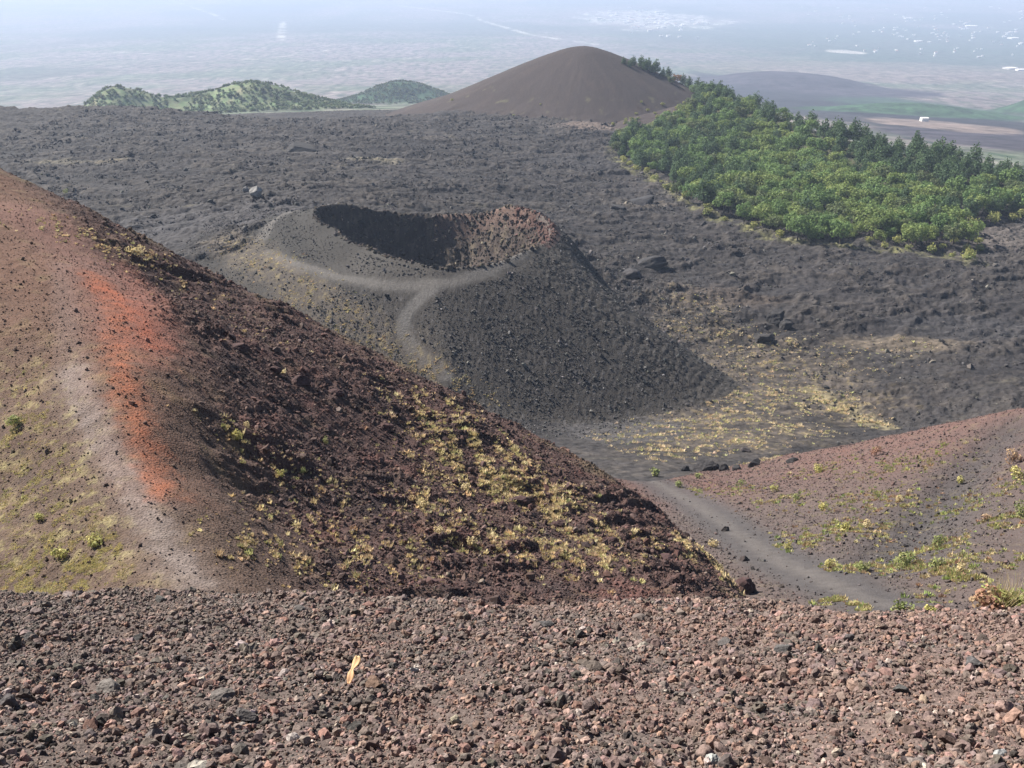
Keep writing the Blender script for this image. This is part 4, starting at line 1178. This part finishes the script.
# shrubs on the foot of the far cone
for i, (px, py, s, lab) in enumerate([
        (514, 118, .75, 'small yellow shrub at the left foot of the far brown cone'), (541, 106, .6, 'small yellow shrub low on the face of the far brown cone'),
        (452, 101, .9, 'green shrub at the far left tip of the brown cone'), (641, 104, .9, 'yellowish shrub highest on the right flank of the far cone'),
        (636, 115, .9, 'yellowish shrub left of the wood on the cone flank'), (648, 112, 1.0, 'yellowish shrub above the left corner of the wood'),
        (662, 105, 1.0, 'pale yellow-green shrub in the middle of the bare cone flank'), (668, 114, 1.0, 'pale shrub touching the top of the wood'),
        (684, 104, 1.1, 'pale yellow shrub below the bright green round tree'), (692, 100, .9, 'small pale shrub nearest the bright green round tree'),
        (626, 120, .8, 'small olive shrub at the left corner of the wood'), (656, 119, .9, 'olive shrub just above the dark conifers of the wood')]):
    p = hit(px, py)
    plant_tree('shrub', i % 4, p[0], p[1], float(ground_z(p[0:1], p[1:2])[0]) - .2, s, i * 1.3, lab)
g = np.random.default_rng(89)
for i in range(16):
    px = g.uniform(612, 692); py = g.uniform(126 - (px - 612) * .28, 128 - (px - 612) * .20)
    p = sky_hit(px, py)
    plant_tree('shrub', i % 4, p[0], p[1], float(ground_z(p[0:1], p[1:2])[0]) - .2, g.uniform(.6, 1.1), i * 1.1,
               'small pale shrub in the loose scatter between the brown cone and the wood', 'shrubs scattered between the cone and the wood')
# bushes over the distant green hills
g = np.random.default_rng(88)
far = []
hx = g.uniform(-900, 60, 26000); hy = g.uniform(1600, 2900, 26000)
hz, hg = plain_h(hx, hy)
k = (hg > 0.14) & (fbm(hx / 60, hy / 60, 303, 3) > -0.25)
hx, hy, hz = hx[k], hy[k], hz[k]
hpx, hpy = project(hx, hy, hz)
k = (hpy < 124)
hx, hy, hz = hx[k], hy[k], hz[k]
k = g.choice(len(hx), min(len(hx), 4500), replace=False)
print('hill bushes', len(k))
bc, bf = zip(*[(c[0], c[1]) for c in [leaf_crown(800 + q, 5.0, 7.0, 'shrub', 46, GREEN, 0.85) for q in range(6)]])
scatter('distant_bushes', np.stack([hx[k], hy[k], hz[k]], -1), g.uniform(.7, 1.4, len(k)), pick_cols(len(k), g, [(3, (.10,.14,.065)), (2, (.13,.16,.075)), (1.2, (.16,.18,.09)), (1, (.075,.11,.055))]) * np.where(hy[k] > 2300, .8, 1)[:, None], list(bc), bf[0], M_leaf, 41, rot=False, label='scrub and small trees covering the distant green hills')
lap('trees')
# ------------------------------------------------------------------ single rocks
def rock_mesh(seed, sub, dims, rough=0.16, cuts=9):
    g = np.random.default_rng(seed); v, f = ico(sub); p = v.copy()
    for q in range(cuts):
        d = g.normal(size=3); d /= np.linalg.norm(d); c = g.uniform(0.5, 0.85)
        p = p - np.outer(np.maximum(p @ d - c, 0), d)
    n = fbm(p[:, 0] * 2.1 + 7 * seed, p[:, 1] * 2.1 + p[:, 2] * 1.7, seed % 50, 4, .6)
    n2 = fbm(p[:, 2] * 5 + 3 * seed, p[:, 0] * 5 - p[:, 1] * 4, seed % 31, 3, .6)
    return p * (1 + rough * n + 0.5 * rough * n2)[:, None] * np.array(dims), f
def rock_at(name, seed, px, py, wpx, hpx, colr, label, cat='rock', group=None, mat=None, sub=3, near=False, flat=1.0, sink=0.25):
    """A rock standing on the land where the sight line of the pixel meets it; width and height as seen."""
    if near:
        T = Tof(py); Yg = 5.0
        for _ in range(30):
            p = at(px, py, Yg); gz = float(fg_z(np.array([p[0]]), np.array([Yg]))[0])
            Yg += (p[2] - gz) * 0.6
        p = at(px, py, Yg); z = gz
    else:
        p = hit(px, py); z = float(ground_z(p[0:1], p[1:2])[0])
    dist = math.sqrt(p[0] ** 2 + p[1] ** 2 + p[2] ** 2); m = dist / F
    w, h = wpx * m / 2, hpx * m / 2
    V, Fc = rock_mesh(seed, sub, (w * (1.0 if near else 1.15), w * 0.8 * flat, h * (1.15 if near else 1.5)))
    g = np.random.default_rng(seed + 5)
    n = fbm(V[:, 0] / w * 1.5 + seed, V[:, 1] / w * 1.5 + V[:, 2] / h, 5, 4, .6)
    CC = np.array(colr)[None] * (1 + 0.45 * n)[:, None]
    o = raw_mesh(name, V, Fc, mat or M_stone_far, CC, False)
    o.location = (p[0], p[1], z + h * sink); o.rotation_euler = (g.normal() * .15, g.normal() * .15, g.uniform(-.4, .4))
    return tag(o, label, cat, group)
BLK = (.040, .037, .038)
rock_at('boulder', 401, 706, 471, 24, 12, (.032,.029,.030), 'largest black boulder in the valley bottom beside the path', sub=4)
rock_at('boulder', 402, 685, 471, 10, 7, BLK, 'small black boulder just left of the largest boulder in the valley')
rock_at('boulder', 403, 694, 471, 9, 5, BLK, 'low black stone wedged between the two left boulders of the valley')
rock_at('boulder', 404, 724, 470, 11, 8, BLK, 'black boulder immediately right of the largest boulder in the valley')
rock_at('boulder', 405, 736, 470, 9, 7, BLK, 'dark stone second right of the largest valley boulder')
rock_at('boulder', 406, 754, 466, 13, 11, BLK, 'dark upright rock at the right end of the valley boulder row')
rock_at('boulder', 407, 746, 452, 10, 5, (.06,.05,.05), 'flat brown-black rock above the right end of the boulder row')
rock_at('boulder', 408, 793, 462, 12, 6, BLK, 'low dark rock on the crest where the right slope begins')
rock_at('lava_outcrop', 410, 776, 324, 18, 15, (.034,.032,.033), 'tall jagged black outcrop standing on the lava beyond the crater cone', sub=4, flat=1.2)
rock_at('lava_outcrop', 411, 786, 330, 13, 9, (.034,.032,.033), 'lower black outcrop on the right shoulder of the tall jagged one')
rock_at('lava_outcrop', 412, 762, 340, 22, 9, (.040,.037,.037), 'wide low black outcrop below the tall jagged one')
rock_at('lava_outcrop', 413, 655, 268, 34, 11, (.036,.034,.036), 'long dark lava hummock right of the crater cone top')
rock_at('lava_outcrop', 414, 632, 276, 24, 9, (.040,.037,.039), 'dark lava hummock close to the right flank of the crater cone')
rock_at('lava_outcrop', 415, 640, 205, 30, 8, (.036,.034,.036), 'broad dark lava hump halfway between crater and wood')
rock_at('lava_outcrop', 416, 618, 212, 16, 6, (.040,.037,.037), 'smaller dark lava hump left of the broad one')
rock_at('lava_outcrop', 417, 300, 152, 30, 7, (.040,.037,.037), 'long black lava ridge on the plateau left of the cinder cone')
rock_at('pale_boulder', 420, 257, 199, 13, 9, (.20,.19,.18), 'pale grey boulder alone on the dark lava left of the crater', 'rock')
rock_at('pale_boulder', 421, 246, 193, 7, 4, (.16,.15,.145), 'small pale stone left of the pale grey boulder', 'rock')
rock_at('path_stone', 422, 744, 561, 10, 7, (.045,.035,.034), 'dark brown stone lying on the valley path', 'stone')
rock_at('path_stone', 423, 762, 562, 6, 4, (.16,.15,.14), 'small pale stone right of the dark one on the path', 'stone')
rock_at('path_stone', 424, 724, 531, 9, 7, (.050,.042,.040), 'dark stone on the upper edge of the valley path', 'stone')
rock_at('hill_rock', 430, 745, 592, 22, 20, (.055,.033,.032), 'dark maroon rock at the lowest tip of the red hill', 'rock')
for i, (px, py, w, h, lab) in enumerate([
        (240, 350, 26, 12, 'blackish ledge rock high on the dark hill face, right of the red band'), (300, 385, 30, 15, 'black ledge rock at the centre of the dark hill face'),
        (275, 372, 18, 10, 'small ledge rock just left of the black one at the centre'), (335, 395, 22, 11, 'maroon ledge rock right of the black one at the centre'),
        (520, 505, 26, 14, 'dark maroon ledge rock amid the straw yellow grass'), (560, 528, 24, 14, 'dark maroon ledge rock below the yellow grass band'),
        (610, 545, 26, 13, 'maroon ledge rock near the lower right crest of the hill'), (455, 560, 24, 11, 'maroon rock just above the near scree, centre'),
        (385, 430, 22, 10, 'maroon rock above the left end of the yellow grass band'), (665, 560, 22, 12, 'maroon ledge rock left of the hill tip')]):
    rock_at('ledge_rock', 440 + i, px, py, w * .7, h * .6, (.058,.034,.033), lab, 'rock', sub=4)

# stones one can pick out of the near scree
NS = [(110,692,34,18,(.10,.085,.075),'broad grey-brown stone, biggest at the left of the near scree'), (128,706,14,12,(.06,.05,.045),'dark stone right below the broad grey-brown stone'),
      (95,700,12,10,(.055,.048,.044),'small dark stone under the left end of the broad stone'), (78,711,16,13,(.15,.09,.075),'reddish stone below and left of the broad stone'),
      (30,640,18,12,(.045,.04,.038),'blackish stone near the left edge of the scree'), (8,706,20,22,(.05,.04,.04),'dark stone cut by the left border of the view'),
      (138,640,15,13,(.045,.042,.04),'black round stone below the pale scree crest, left'), (160,600,16,10,(.07,.065,.06),'grey stone on the scree crest under the hill path'),
      (224,700,30,18,(.085,.07,.062),'grey-brown knobbly stone, lower left middle of the scree'), (245,718,26,18,(.055,.045,.042),'dark knobbly stone below the grey-brown knobbly one'),
      (283,622,13,8,(.24,.12,.09),'small red stone near the scree crest'), (325,736,18,14,(.22,.11,.085),'brick red stone low in the scree, left of the middle'),
      (352,742,16,12,(.14,.085,.07),'brown-red stone beside the brick red one'), (414,672,12,10,(.30,.27,.24),'small pale stone in the middle of the scree'),
      (546,628,22,14,(.045,.04,.04),'black stone just below the scree crest, middle'), (610,670,20,11,(.12,.08,.065),'flat reddish-brown stone right of the middle'),
      (665,690,20,16,(.13,.10,.085),'brown stone right of the flat reddish-brown one'), (723,645,22,12,(.06,.05,.047),'dark flat stone below the crest on the right'),
      (782,652,24,12,(.05,.045,.043),'dark stone with a black hollow under it, right side'), (810,665,16,13,(.20,.13,.11),'pinkish stone beside the dark hollow, right side'),
      (850,640,16,10,(.05,.04,.04),'blackish stone high on the right scree'), (900,690,18,12,(.05,.045,.042),'dark stone in the lower right scree'),
      (975,666,26,14,(.045,.04,.04),'long dark stone near the right edge'), (1005,710,22,16,(.19,.12,.10),'pinkish stone in the lower right corner'),
      (1000,756,16,12,(.32,.30,.28),'pale grey stone at the very lower right corner'), (712,764,24,16,(.27,.25,.22),'pale rounded stone at the bottom edge, right of the middle'),
      (455,722,14,12,(.28,.20,.14),'small tan stone low in the scree, middle'), (300,560+50,14,9,(.08,.07,.065),'grey stone on the scree crest, left of the middle'),
      (640,620,20,12,(.10,.075,.065),'brown stone on the crest right of the middle'), (560,745,18,14,(.17,.11,.09),'reddish stone at the bottom, middle')]
for i, (px, py, w, h, c_, lab) in enumerate(NS):
    c_ = tuple(min(.24, .028 + .9 * q) for q in c_); w *= .85; h *= .85
    rock_at('scree_stone', 500 + i, px, py, w, h, c_, lab, 'stone', 'larger stones of the near scree', M_stone, 4 if w > 19 else 3, near=True)
lap('rocks')

# the dried strip of plant matter
def near_pt(px, py):
    Yg = 5.0
    for _ in range(40):
        p = at(px, py, Yg); gz = float(fg_z(np.array([p[0]]), np.array([Yg]))[0]); Yg += (p[2] - gz) * 0.6
    return at(px, py, Yg)
pa = near_pt(350, 686); pb = at(359, 659, pa[1] + 0.17)
ax = Vector(pb - pa); L_ = ax.length
nrm_ = Vector((-0.2, -0.55, 0.8)); sd = ax.normalized().cross(nrm_).normalized(); up_ = sd.cross(ax.normalized()).normalized()
if up_.y > 0: up_ = -up_
prof = [(0, .30), (.08, .55), (.2, .72), (.33, .62), (.45, .34), (.52, .28), (.6, .42), (.72, .72), (.85, .80), (.95, .62), (1, .35)]
V = []; Fc = []
for i, (t, w) in enumerate(prof):
    wd = w * L_ * 0.17; lift = 0.028 + 0.012 * math.sin(t * 6) + 0.010 * t
    for j, (u, cz, th) in enumerate([(-1, .006, 1), (-.4, .0, 1), (.4, .001, 1), (1, .008, 1), (1, .004, -1), (.4, -.003, -1), (-.4, -.004, -1), (-1, .002, -1)]):
        q = Vector(pa) + ax * t + sd * (u * wd + .004 * math.sin(t * 9)) + up_ * (lift + cz)
        V.append(q[:])
n8 = len(prof)
for i in range(n8 - 1):
    for j in range(8):
        j2 = (j + 1) % 8; Fc.append((i * 8 + j, i * 8 + j2, (i + 1) * 8 + j2, (i + 1) * 8 + j))
for e_ in (0, (n8 - 1) * 8):
    Fc += [(e_, e_ + 1, e_ + 6, e_ + 7), (e_ + 1, e_ + 2, e_ + 5, e_ + 6), (e_ + 2, e_ + 3, e_ + 4, e_ + 5)]
V = np.array(V); tcol = np.repeat(np.linspace(0, 1, n8), 8)[:, None]
M_peel = attr_mat('dried_leaf', 0.6, 0.4)
tag(raw_mesh('dried_leaf', V, np.array(Fc), M_peel, np.array([.60, .36, .20]) * (1 - tcol) + np.array([.70, .50, .27]) * tcol, True),
    'pale orange-yellow dried leaf, narrow in the middle, lying on the pebbles', 'leaf')

# ------------------------------------------------------------------ single plants
def blades_mesh(seed, n, H, spread, width, cols_, lean=0.35, seg=3):
    g = np.random.default_rng(seed); V = []; Fc = []; CC = []
    for b in range(n):
        a = g.uniform(0, 6.283); r0 = spread * math.sqrt(g.random()) * .7; le = H * g.uniform(.5, 1.05)
        base = np.array([r0 * math.cos(a), r0 * math.sin(a), -.02 * H]); d = np.array([math.cos(a) * lean * g.uniform(.3, 1.4), math.sin(a) * lean * g.uniform(.3, 1.4), 1.0])
        a2 = g.uniform(0, 6.283); wv = np.array([math.cos(a2), math.sin(a2), 0]) * width
        c_ = np.array(cols_[g.integers(0, len(cols_))]) * g.uniform(.8, 1.2); o = len(V)
        for k in range(seg + 1):
            t = k / seg; p = base + d * le * t + np.array([d[0], d[1], 0]) * le * .5 * t * t
            w = wv * (1 - .8 * t); V += [p - w, p + w]; CC += [c_, c_]
        for k in range(seg):
            i = o + 2 * k; Fc.append((i, i + 1, i + 3, i + 2))
    return np.array(V), np.array(Fc), np.array(CC)
def plant(name, x, y, z, form, seed, W, H, tint, label, cat='plant', group=None, parts=('foliage', 'stem')):
    e = bpy.data.objects.new(name, None); col.objects.link(e); e.location = (x, y, z); e.empty_display_size = .2
    if form == 'cushion':
        V, Fq, CC = leaf_crown(seed, H, W, 'shrub', 240, tint, W * .055)
        raw_mesh(parts[0], V, Fq, M_leaf, CC, False, e)
        tv, tf_ = trunk_geo(seed, H, W, 'shrub'); tv = tv * np.array([.5, .5, .8])
        raw_mesh(parts[1], tv, tf_, M_bark, np.tile([.10, .075, .055], (len(tv), 1)), True, e)
    else:
        V, Fq, CC = blades_mesh(seed, int(90), H, W / 2, W * .018, tint); raw_mesh('blades', V, Fq, M_tuft, CC, False, e)
        V, Fq, CC = blades_mesh(seed + 1, 14, H * 1.25, W / 3, W * .012, [(.40,.32,.18)], .2); raw_mesh('flower_stalks', V, Fq, M_tuft, CC, False, e)
    return tag(e, label, cat, group)
YT = [(.42,.38,.13), (.36,.35,.12), (.46,.40,.17)]
GT = [(.19,.22,.08), (.24,.26,.10), (.29,.29,.12)]
RT = [(.36,.20,.14), (.30,.19,.12), (.40,.28,.17)]
STW = [(.55,.45,.25), (.48,.38,.20), (.60,.50,.30)]
PL = [(788,549,12,9,YT,'yellow cushion bush on the slope just above the middle of the path'), (843,531,16,9,YT,'wide straw-yellow bush left of a pair on the right slope'),
      (866,528,12,9,STW,'pale straw bush right of a pair on the right slope'), (907,556,26,14,GT,'largest yellow-green bush low on the right slope'),
      (940,541,16,12,GT,'bright green bush right above the largest yellow-green bush'), (936,566,18,10,GT,'flat green bush below the bright green one'),
      (960,573,12,9,STW,'straw bush low on the right slope near the scree'), (962,474,11,8,YT,'yellow tuft high on the right slope below the crest'),
      (1018,478,18,12,YT,'yellow-green bush at the right border, high on the slope'), (1014,462,18,14,RT,'reddish-brown bush at the right border under the crest'),
      (827,569,12,9,YT,'small yellow bush just above the lower path'), (864,563,18,8,GT,'low green bush above the lower end of the path'),
      (741,486,10,6,GT,'green tuft on the slope foot below the boulders'), (679,487,12,6,GT,'pale green tuft at the upper end of the path'),
      (656,477,16,7,GT,'flat green cushion at the foot of the red hill crest'), (697,478,12,5,GT,'flat green cushion below the largest valley boulder'),
      (876,456,12,8,RT,'tan-red bush near the left crest of the right slope'), (819,473,14,7,YT,'pale yellow cushion at the left end of the right slope'),
      (1018,517,16,14,GT,'green-yellow bush at the right border, middle of the slope'), (774,493,11,7,YT,'yellow cushion left of centre on the right slope'),
      (823,510,12,7,YT,'yellow cushion in the centre of the right slope'), (795,500,10,6,GT,'small green cushion between two yellow ones'),
      (900,500,10,7,STW,'small straw bush on the middle of the right slope'), (985,520,11,8,RT,'small rusty bush in the gully of the right slope')]
for i, (px, py, w, h, tn, lab) in enumerate(PL):
    p = hit(px, py); m = float(np.linalg.norm(p)) / F
    plant('bush', p[0], p[1], float(ground_z(p[0:1], p[1:2])[0]) - .05, 'cushion', 900 + i, w * m, h * m * 1.3, tn, lab, 'bush')
PH = [(327,444,9,8,GT,'single round yellow-green bush on the dark hill face'), (238,441,16,11,YT,'yellow bush on the dark face right of the red band'),
      (248,432,9,7,STW,'small straw bush touching the yellow bush'), (15,428,18,10,GT,'lime green cushion near the left border of the hill'),
      (138,262,18,10,STW,'straw tuft cluster on the upper hill crest'), (66,196,6,5,GT,'small green tuft on the crest high at the left'),
      (425,508,16,10,STW,'pale straw bush left below the yellow grass band'), (470,548,14,9,STW,'pale straw bush near the bottom of the dark face'),
      (440,537,12,8,STW,'small straw bush left of the pale one near the bottom'), (466,490,12,8,STW,'straw bush in the middle of the yellow grass band'),
      (280,480,12,7,YT,'yellow bush low on the dark face left of centre'), (302,474,9,6,GT,'green-yellow bush beside the yellow one'),
      (60,560,20,9,YT,'yellow moss cushion at the lower left of the hill'), (95,548,22,9,YT,'bright yellow cushion left of the hill path end'),
      (40,520,14,7,YT,'small yellow cushion above the lower left ones'), (712,548,14,9,STW,'straw bush by the lower right crest of the hill')]
for i, (px, py, w, h, tn, lab) in enumerate(PH):
    p = hit(px, py); m = float(np.linalg.norm(p)) / F
    plant('bush', p[0], p[1], float(ground_z(p[0:1], p[1:2])[0]) - .05, 'cushion', 950 + i, w * m, h * m * 1.3, tn, lab, 'bush')
# plants rooted at the rim of the near scree, right
def rim_plant(name, px, py, wpx, hpx, form, seed, tint, label, cat='plant'):
    x0 = at(px, py, 8.0)[0]; e = float(np.interp(x0, ex, ey)); y0 = e + 0.02; x0 = at(px, py, y0)[0]
    z0 = float(fg_z(np.array([x0]), np.array([y0]))[0]); m = math.sqrt(x0 * x0 + y0 * y0 + z0 * z0) / F
    return plant(name, x0, y0, z0, form, seed, wpx * m, hpx * m, tint, label, cat)
rim_plant('low_bush', 1000, 606, 46, 22, 'cushion', 990, [(.24,.27,.09), (.30,.30,.11), (.36,.20,.13)], 'low green bush with rusty tips growing on the scree rim at the right', 'bush')
rim_plant('low_bush', 1030, 606, 44, 24, 'cushion', 991, [(.24,.27,.09), (.20,.25,.08), (.32,.24,.14)], 'green bush cut by the right border on the scree rim', 'bush')
rim_plant('low_bush', 984, 603, 34, 26, 'cushion', 992, RT, 'rusty red low bush at the left end of the rim bushes', 'bush')
rim_plant('dry_grass_clump', 1002, 598, 18, 26, 'blades', 993, STW, 'tall dry grass clump behind the low green bush', 'grass')
rim_plant('dry_grass_clump', 1018, 598, 16, 34, 'blades', 994, STW + GT[:1], 'tallest dry grass clump at the right border', 'grass')
rim_plant('low_bush', 905, 610, 26, 12, 'cushion', 995, GT, 'flat green plant on the scree rim where the path vanishes', 'plant')
rim_plant('low_bush', 930, 608, 16, 8, 'cushion', 996, YT, 'small yellowish plant right of the flat green one on the rim', 'plant')
lap('plants')

# ------------------------------------------------------------------ houses on the plain
def house_mesh(w, d, h, rise, wall, roof):
    V = [(-w/2,-d/2,-3),(w/2,-d/2,-3),(w/2,d/2,-3),(-w/2,d/2,-3),(-w/2,-d/2,h),(w/2,-d/2,h),(w/2,d/2,h),(-w/2,d/2,h)]
    Fw = [(0,1,5,4),(1,2,6,5),(2,3,7,6),(3,0,4,7)]
    o = .5
    Vr = [(-w/2-o,-d/2-o,h+.02),(w/2+o,-d/2-o,h+.02),(w/2+o,d/2+o,h+.02),(-w/2-o,d/2+o,h+.02),(-w/2-o,0,h+rise),(w/2+o,0,h+rise)]
    Fr = [(0,1,5,4),(2,3,4,5),(0,4,3,3),(1,2,5,5),(0,3,2,1)]
    return V, Fw, Vr, Fr
M_wall = [None] * 3
def flat_mat(name, c, rough=.85):
    m = bpy.data.materials.new(name); m.use_nodes = True
    b = m.node_tree.nodes['Principled BSDF']; b.inputs['Base Color'].default_value = (*c, 1); b.inputs['Roughness'].default_value = rough
    return m
M_white = flat_mat('white_render', (.72, .69, .64)); M_cream = flat_mat('cream_render', (.72, .64, .52)); M_tile = flat_mat('roof_tile', (.34, .20, .15)); M_pale = flat_mat('pale_roof', (.66, .63, .60))
HM = {}
def house(px, py, wpx, dpx, label, group=None, name='house', pale=False, rot=0.0, hm=7.0, surf=None):
    p = surf if surf is not None else pat(px, py)
    z = float(plain_h(np.array([p[0]]), np.array([p[1]]))[0][0])
    m = math.sqrt(p[0] ** 2 + p[1] ** 2 + p[2] ** 2) / F
    key = pale
    if key not in HM:
        V, Fw, Vr, Fr = house_mesh(1, 1, 1, .35, None, None)
        V = np.array(V); V[:, 2] = np.where(V[:, 2] < 0, -.4, V[:, 2])
        Vr = np.array(Vr); Vr[:, :2] = np.clip(Vr[:, :2], -.54, .54)
        if pale: Vr[:, 2] = np.where(Vr[:, 2] > 1.1, 1.10, Vr[:, 2])
        me = bpy.data.meshes.new('house'); me.from_pydata([tuple(v) for v in V], [], Fw)
        me2 = bpy.data.meshes.new('roof'); me2.from_pydata([tuple(v) for v in Vr], [], [tuple(dict.fromkeys(f)) for f in Fr])
        me.materials.append(M_white); me2.materials.append(M_pale if pale else M_tile); HM[key] = (me, me2)
    me, me2 = HM[key]
    e = bpy.data.objects.new(name, None); col.objects.link(e)
    b = bpy.data.objects.new('wall', me); r = bpy.data.objects.new('roof', me2); col.objects.link(b); col.objects.link(r); b.parent = e; r.parent = e
    e.location = (p[0], p[1], z); e.rotation_euler = (0, 0, rot); e.scale = (wpx * m, min(dpx * m, wpx * m * 0.9), hm)
    return tag(e, label, 'house' if name == 'house' else 'building', group)
g = np.random.default_rng(99)
house(924, 121, 6, 8, 'white building with a brown yard, nearest on the plain above the wood', name='farm_building', pale=True, hm=9)
house(1010, 69, 9, 20, 'left of two white buildings at the right border of the plain', pale=True, rot=.3, hm=9)
house(1020, 71, 6, 16, 'right of two white buildings at the right border of the plain', pale=True, hm=9)
house(1013, 39, 7, 60, 'large white building near the right border, among the scattered houses', name='factory_hall', pale=True, rot=.2, hm=12)
house(971, 27, 9, 60, 'large pale hall left above the large white building at the right', name='factory_hall', pale=True, rot=-.2, hm=12)
house(908, 19, 6, 50, 'large white hall in the middle of the scattered houses', name='factory_hall', pale=True, hm=12)
house(918, 42, 6, 36, 'white house standing out right of the middle of the scattered houses', pale=True, hm=10)
GRP = 'small white houses scattered over the green plain at the upper right'
cnt = 0
for i in range(600):
    px = g.uniform(795, 1030); py = g.uniform(6, 58)
    if g.random() > (0.25 + 0.75 * sstep(0, 1, (px - 780) / 160)) * (0.35 + 0.65 * math.exp(-((py - 30 - (px - 900) * .03) / 16) ** 2)): continue
    if vnoise(np.array([px / 22]), np.array([py / 7]), 9)[0] < -.05: continue
    house(px, py, g.uniform(1.0, 2.4), g.uniform(12, 26), 'small white house scattered among trees on the plain at the upper right', GRP, pale=g.random() < .75, rot=g.uniform(-.5, .5), hm=g.uniform(7, 12)); cnt += 1
    if cnt >= 150: break
GRP = 'pale town buildings packed together on the plain beyond the cinder cone'
cnt2 = 0
for i in range(900):
    px = g.normal() * 28 + 648; py = 21 + (px - 640) * 0.09 + g.normal() * 4.5
    if py < 4 or px < 585 or px > 752: continue
    if vnoise(np.array([px / 14]), np.array([py / 4]), 12)[0] < -.12: continue
    house(px, py, g.uniform(1.3, 3.6), g.uniform(14, 40), 'pale building packed in the distant town beyond the cinder cone', GRP, 'town_building', pale=g.random() < .85, rot=g.uniform(-.4, .4), hm=g.uniform(8, 16)); cnt2 += 1
    if cnt2 >= 125: break
print('houses', cnt, cnt2)
lap('houses')
# ------------------------------------------------------------------ haze
def haze():
    x0, x1, y0, y1, z0, z1 = -45000, 45000, -200, 61000, -1130, 12
    v = np.array([(x, y, z) for z in (z0, z1) for y in (y0, y1) for x in (x0, x1)], float)
    f = np.array([(0,2,3,1), (4,5,7,6), (0,1,5,4), (2,6,7,3), (0,4,6,2), (1,3,7,5)])
    m = bpy.data.materials.new('haze_air'); m.use_nodes = True
    nt = m.node_tree; nt.nodes.remove(nt.nodes['Principled BSDF'])
    pv = nt.nodes.new('ShaderNodeVolumePrincipled')
    pv.inputs['Color'].default_value = (0.62, 0.745, 1.0, 1)
    pv.inputs['Density'].default_value = HAZE
    pv.inputs['Anisotropy'].default_value = 0.1
    nt.links.new(pv.outputs[0], nt.nodes['Material Output'].inputs['Volume'])
    o = raw_mesh('haze', v, f, m, None, False)
    tag(o, kind='stuff', label='pale blue haze over the distant plain')
HAZE = 8.2e-5
haze()
lap('done')
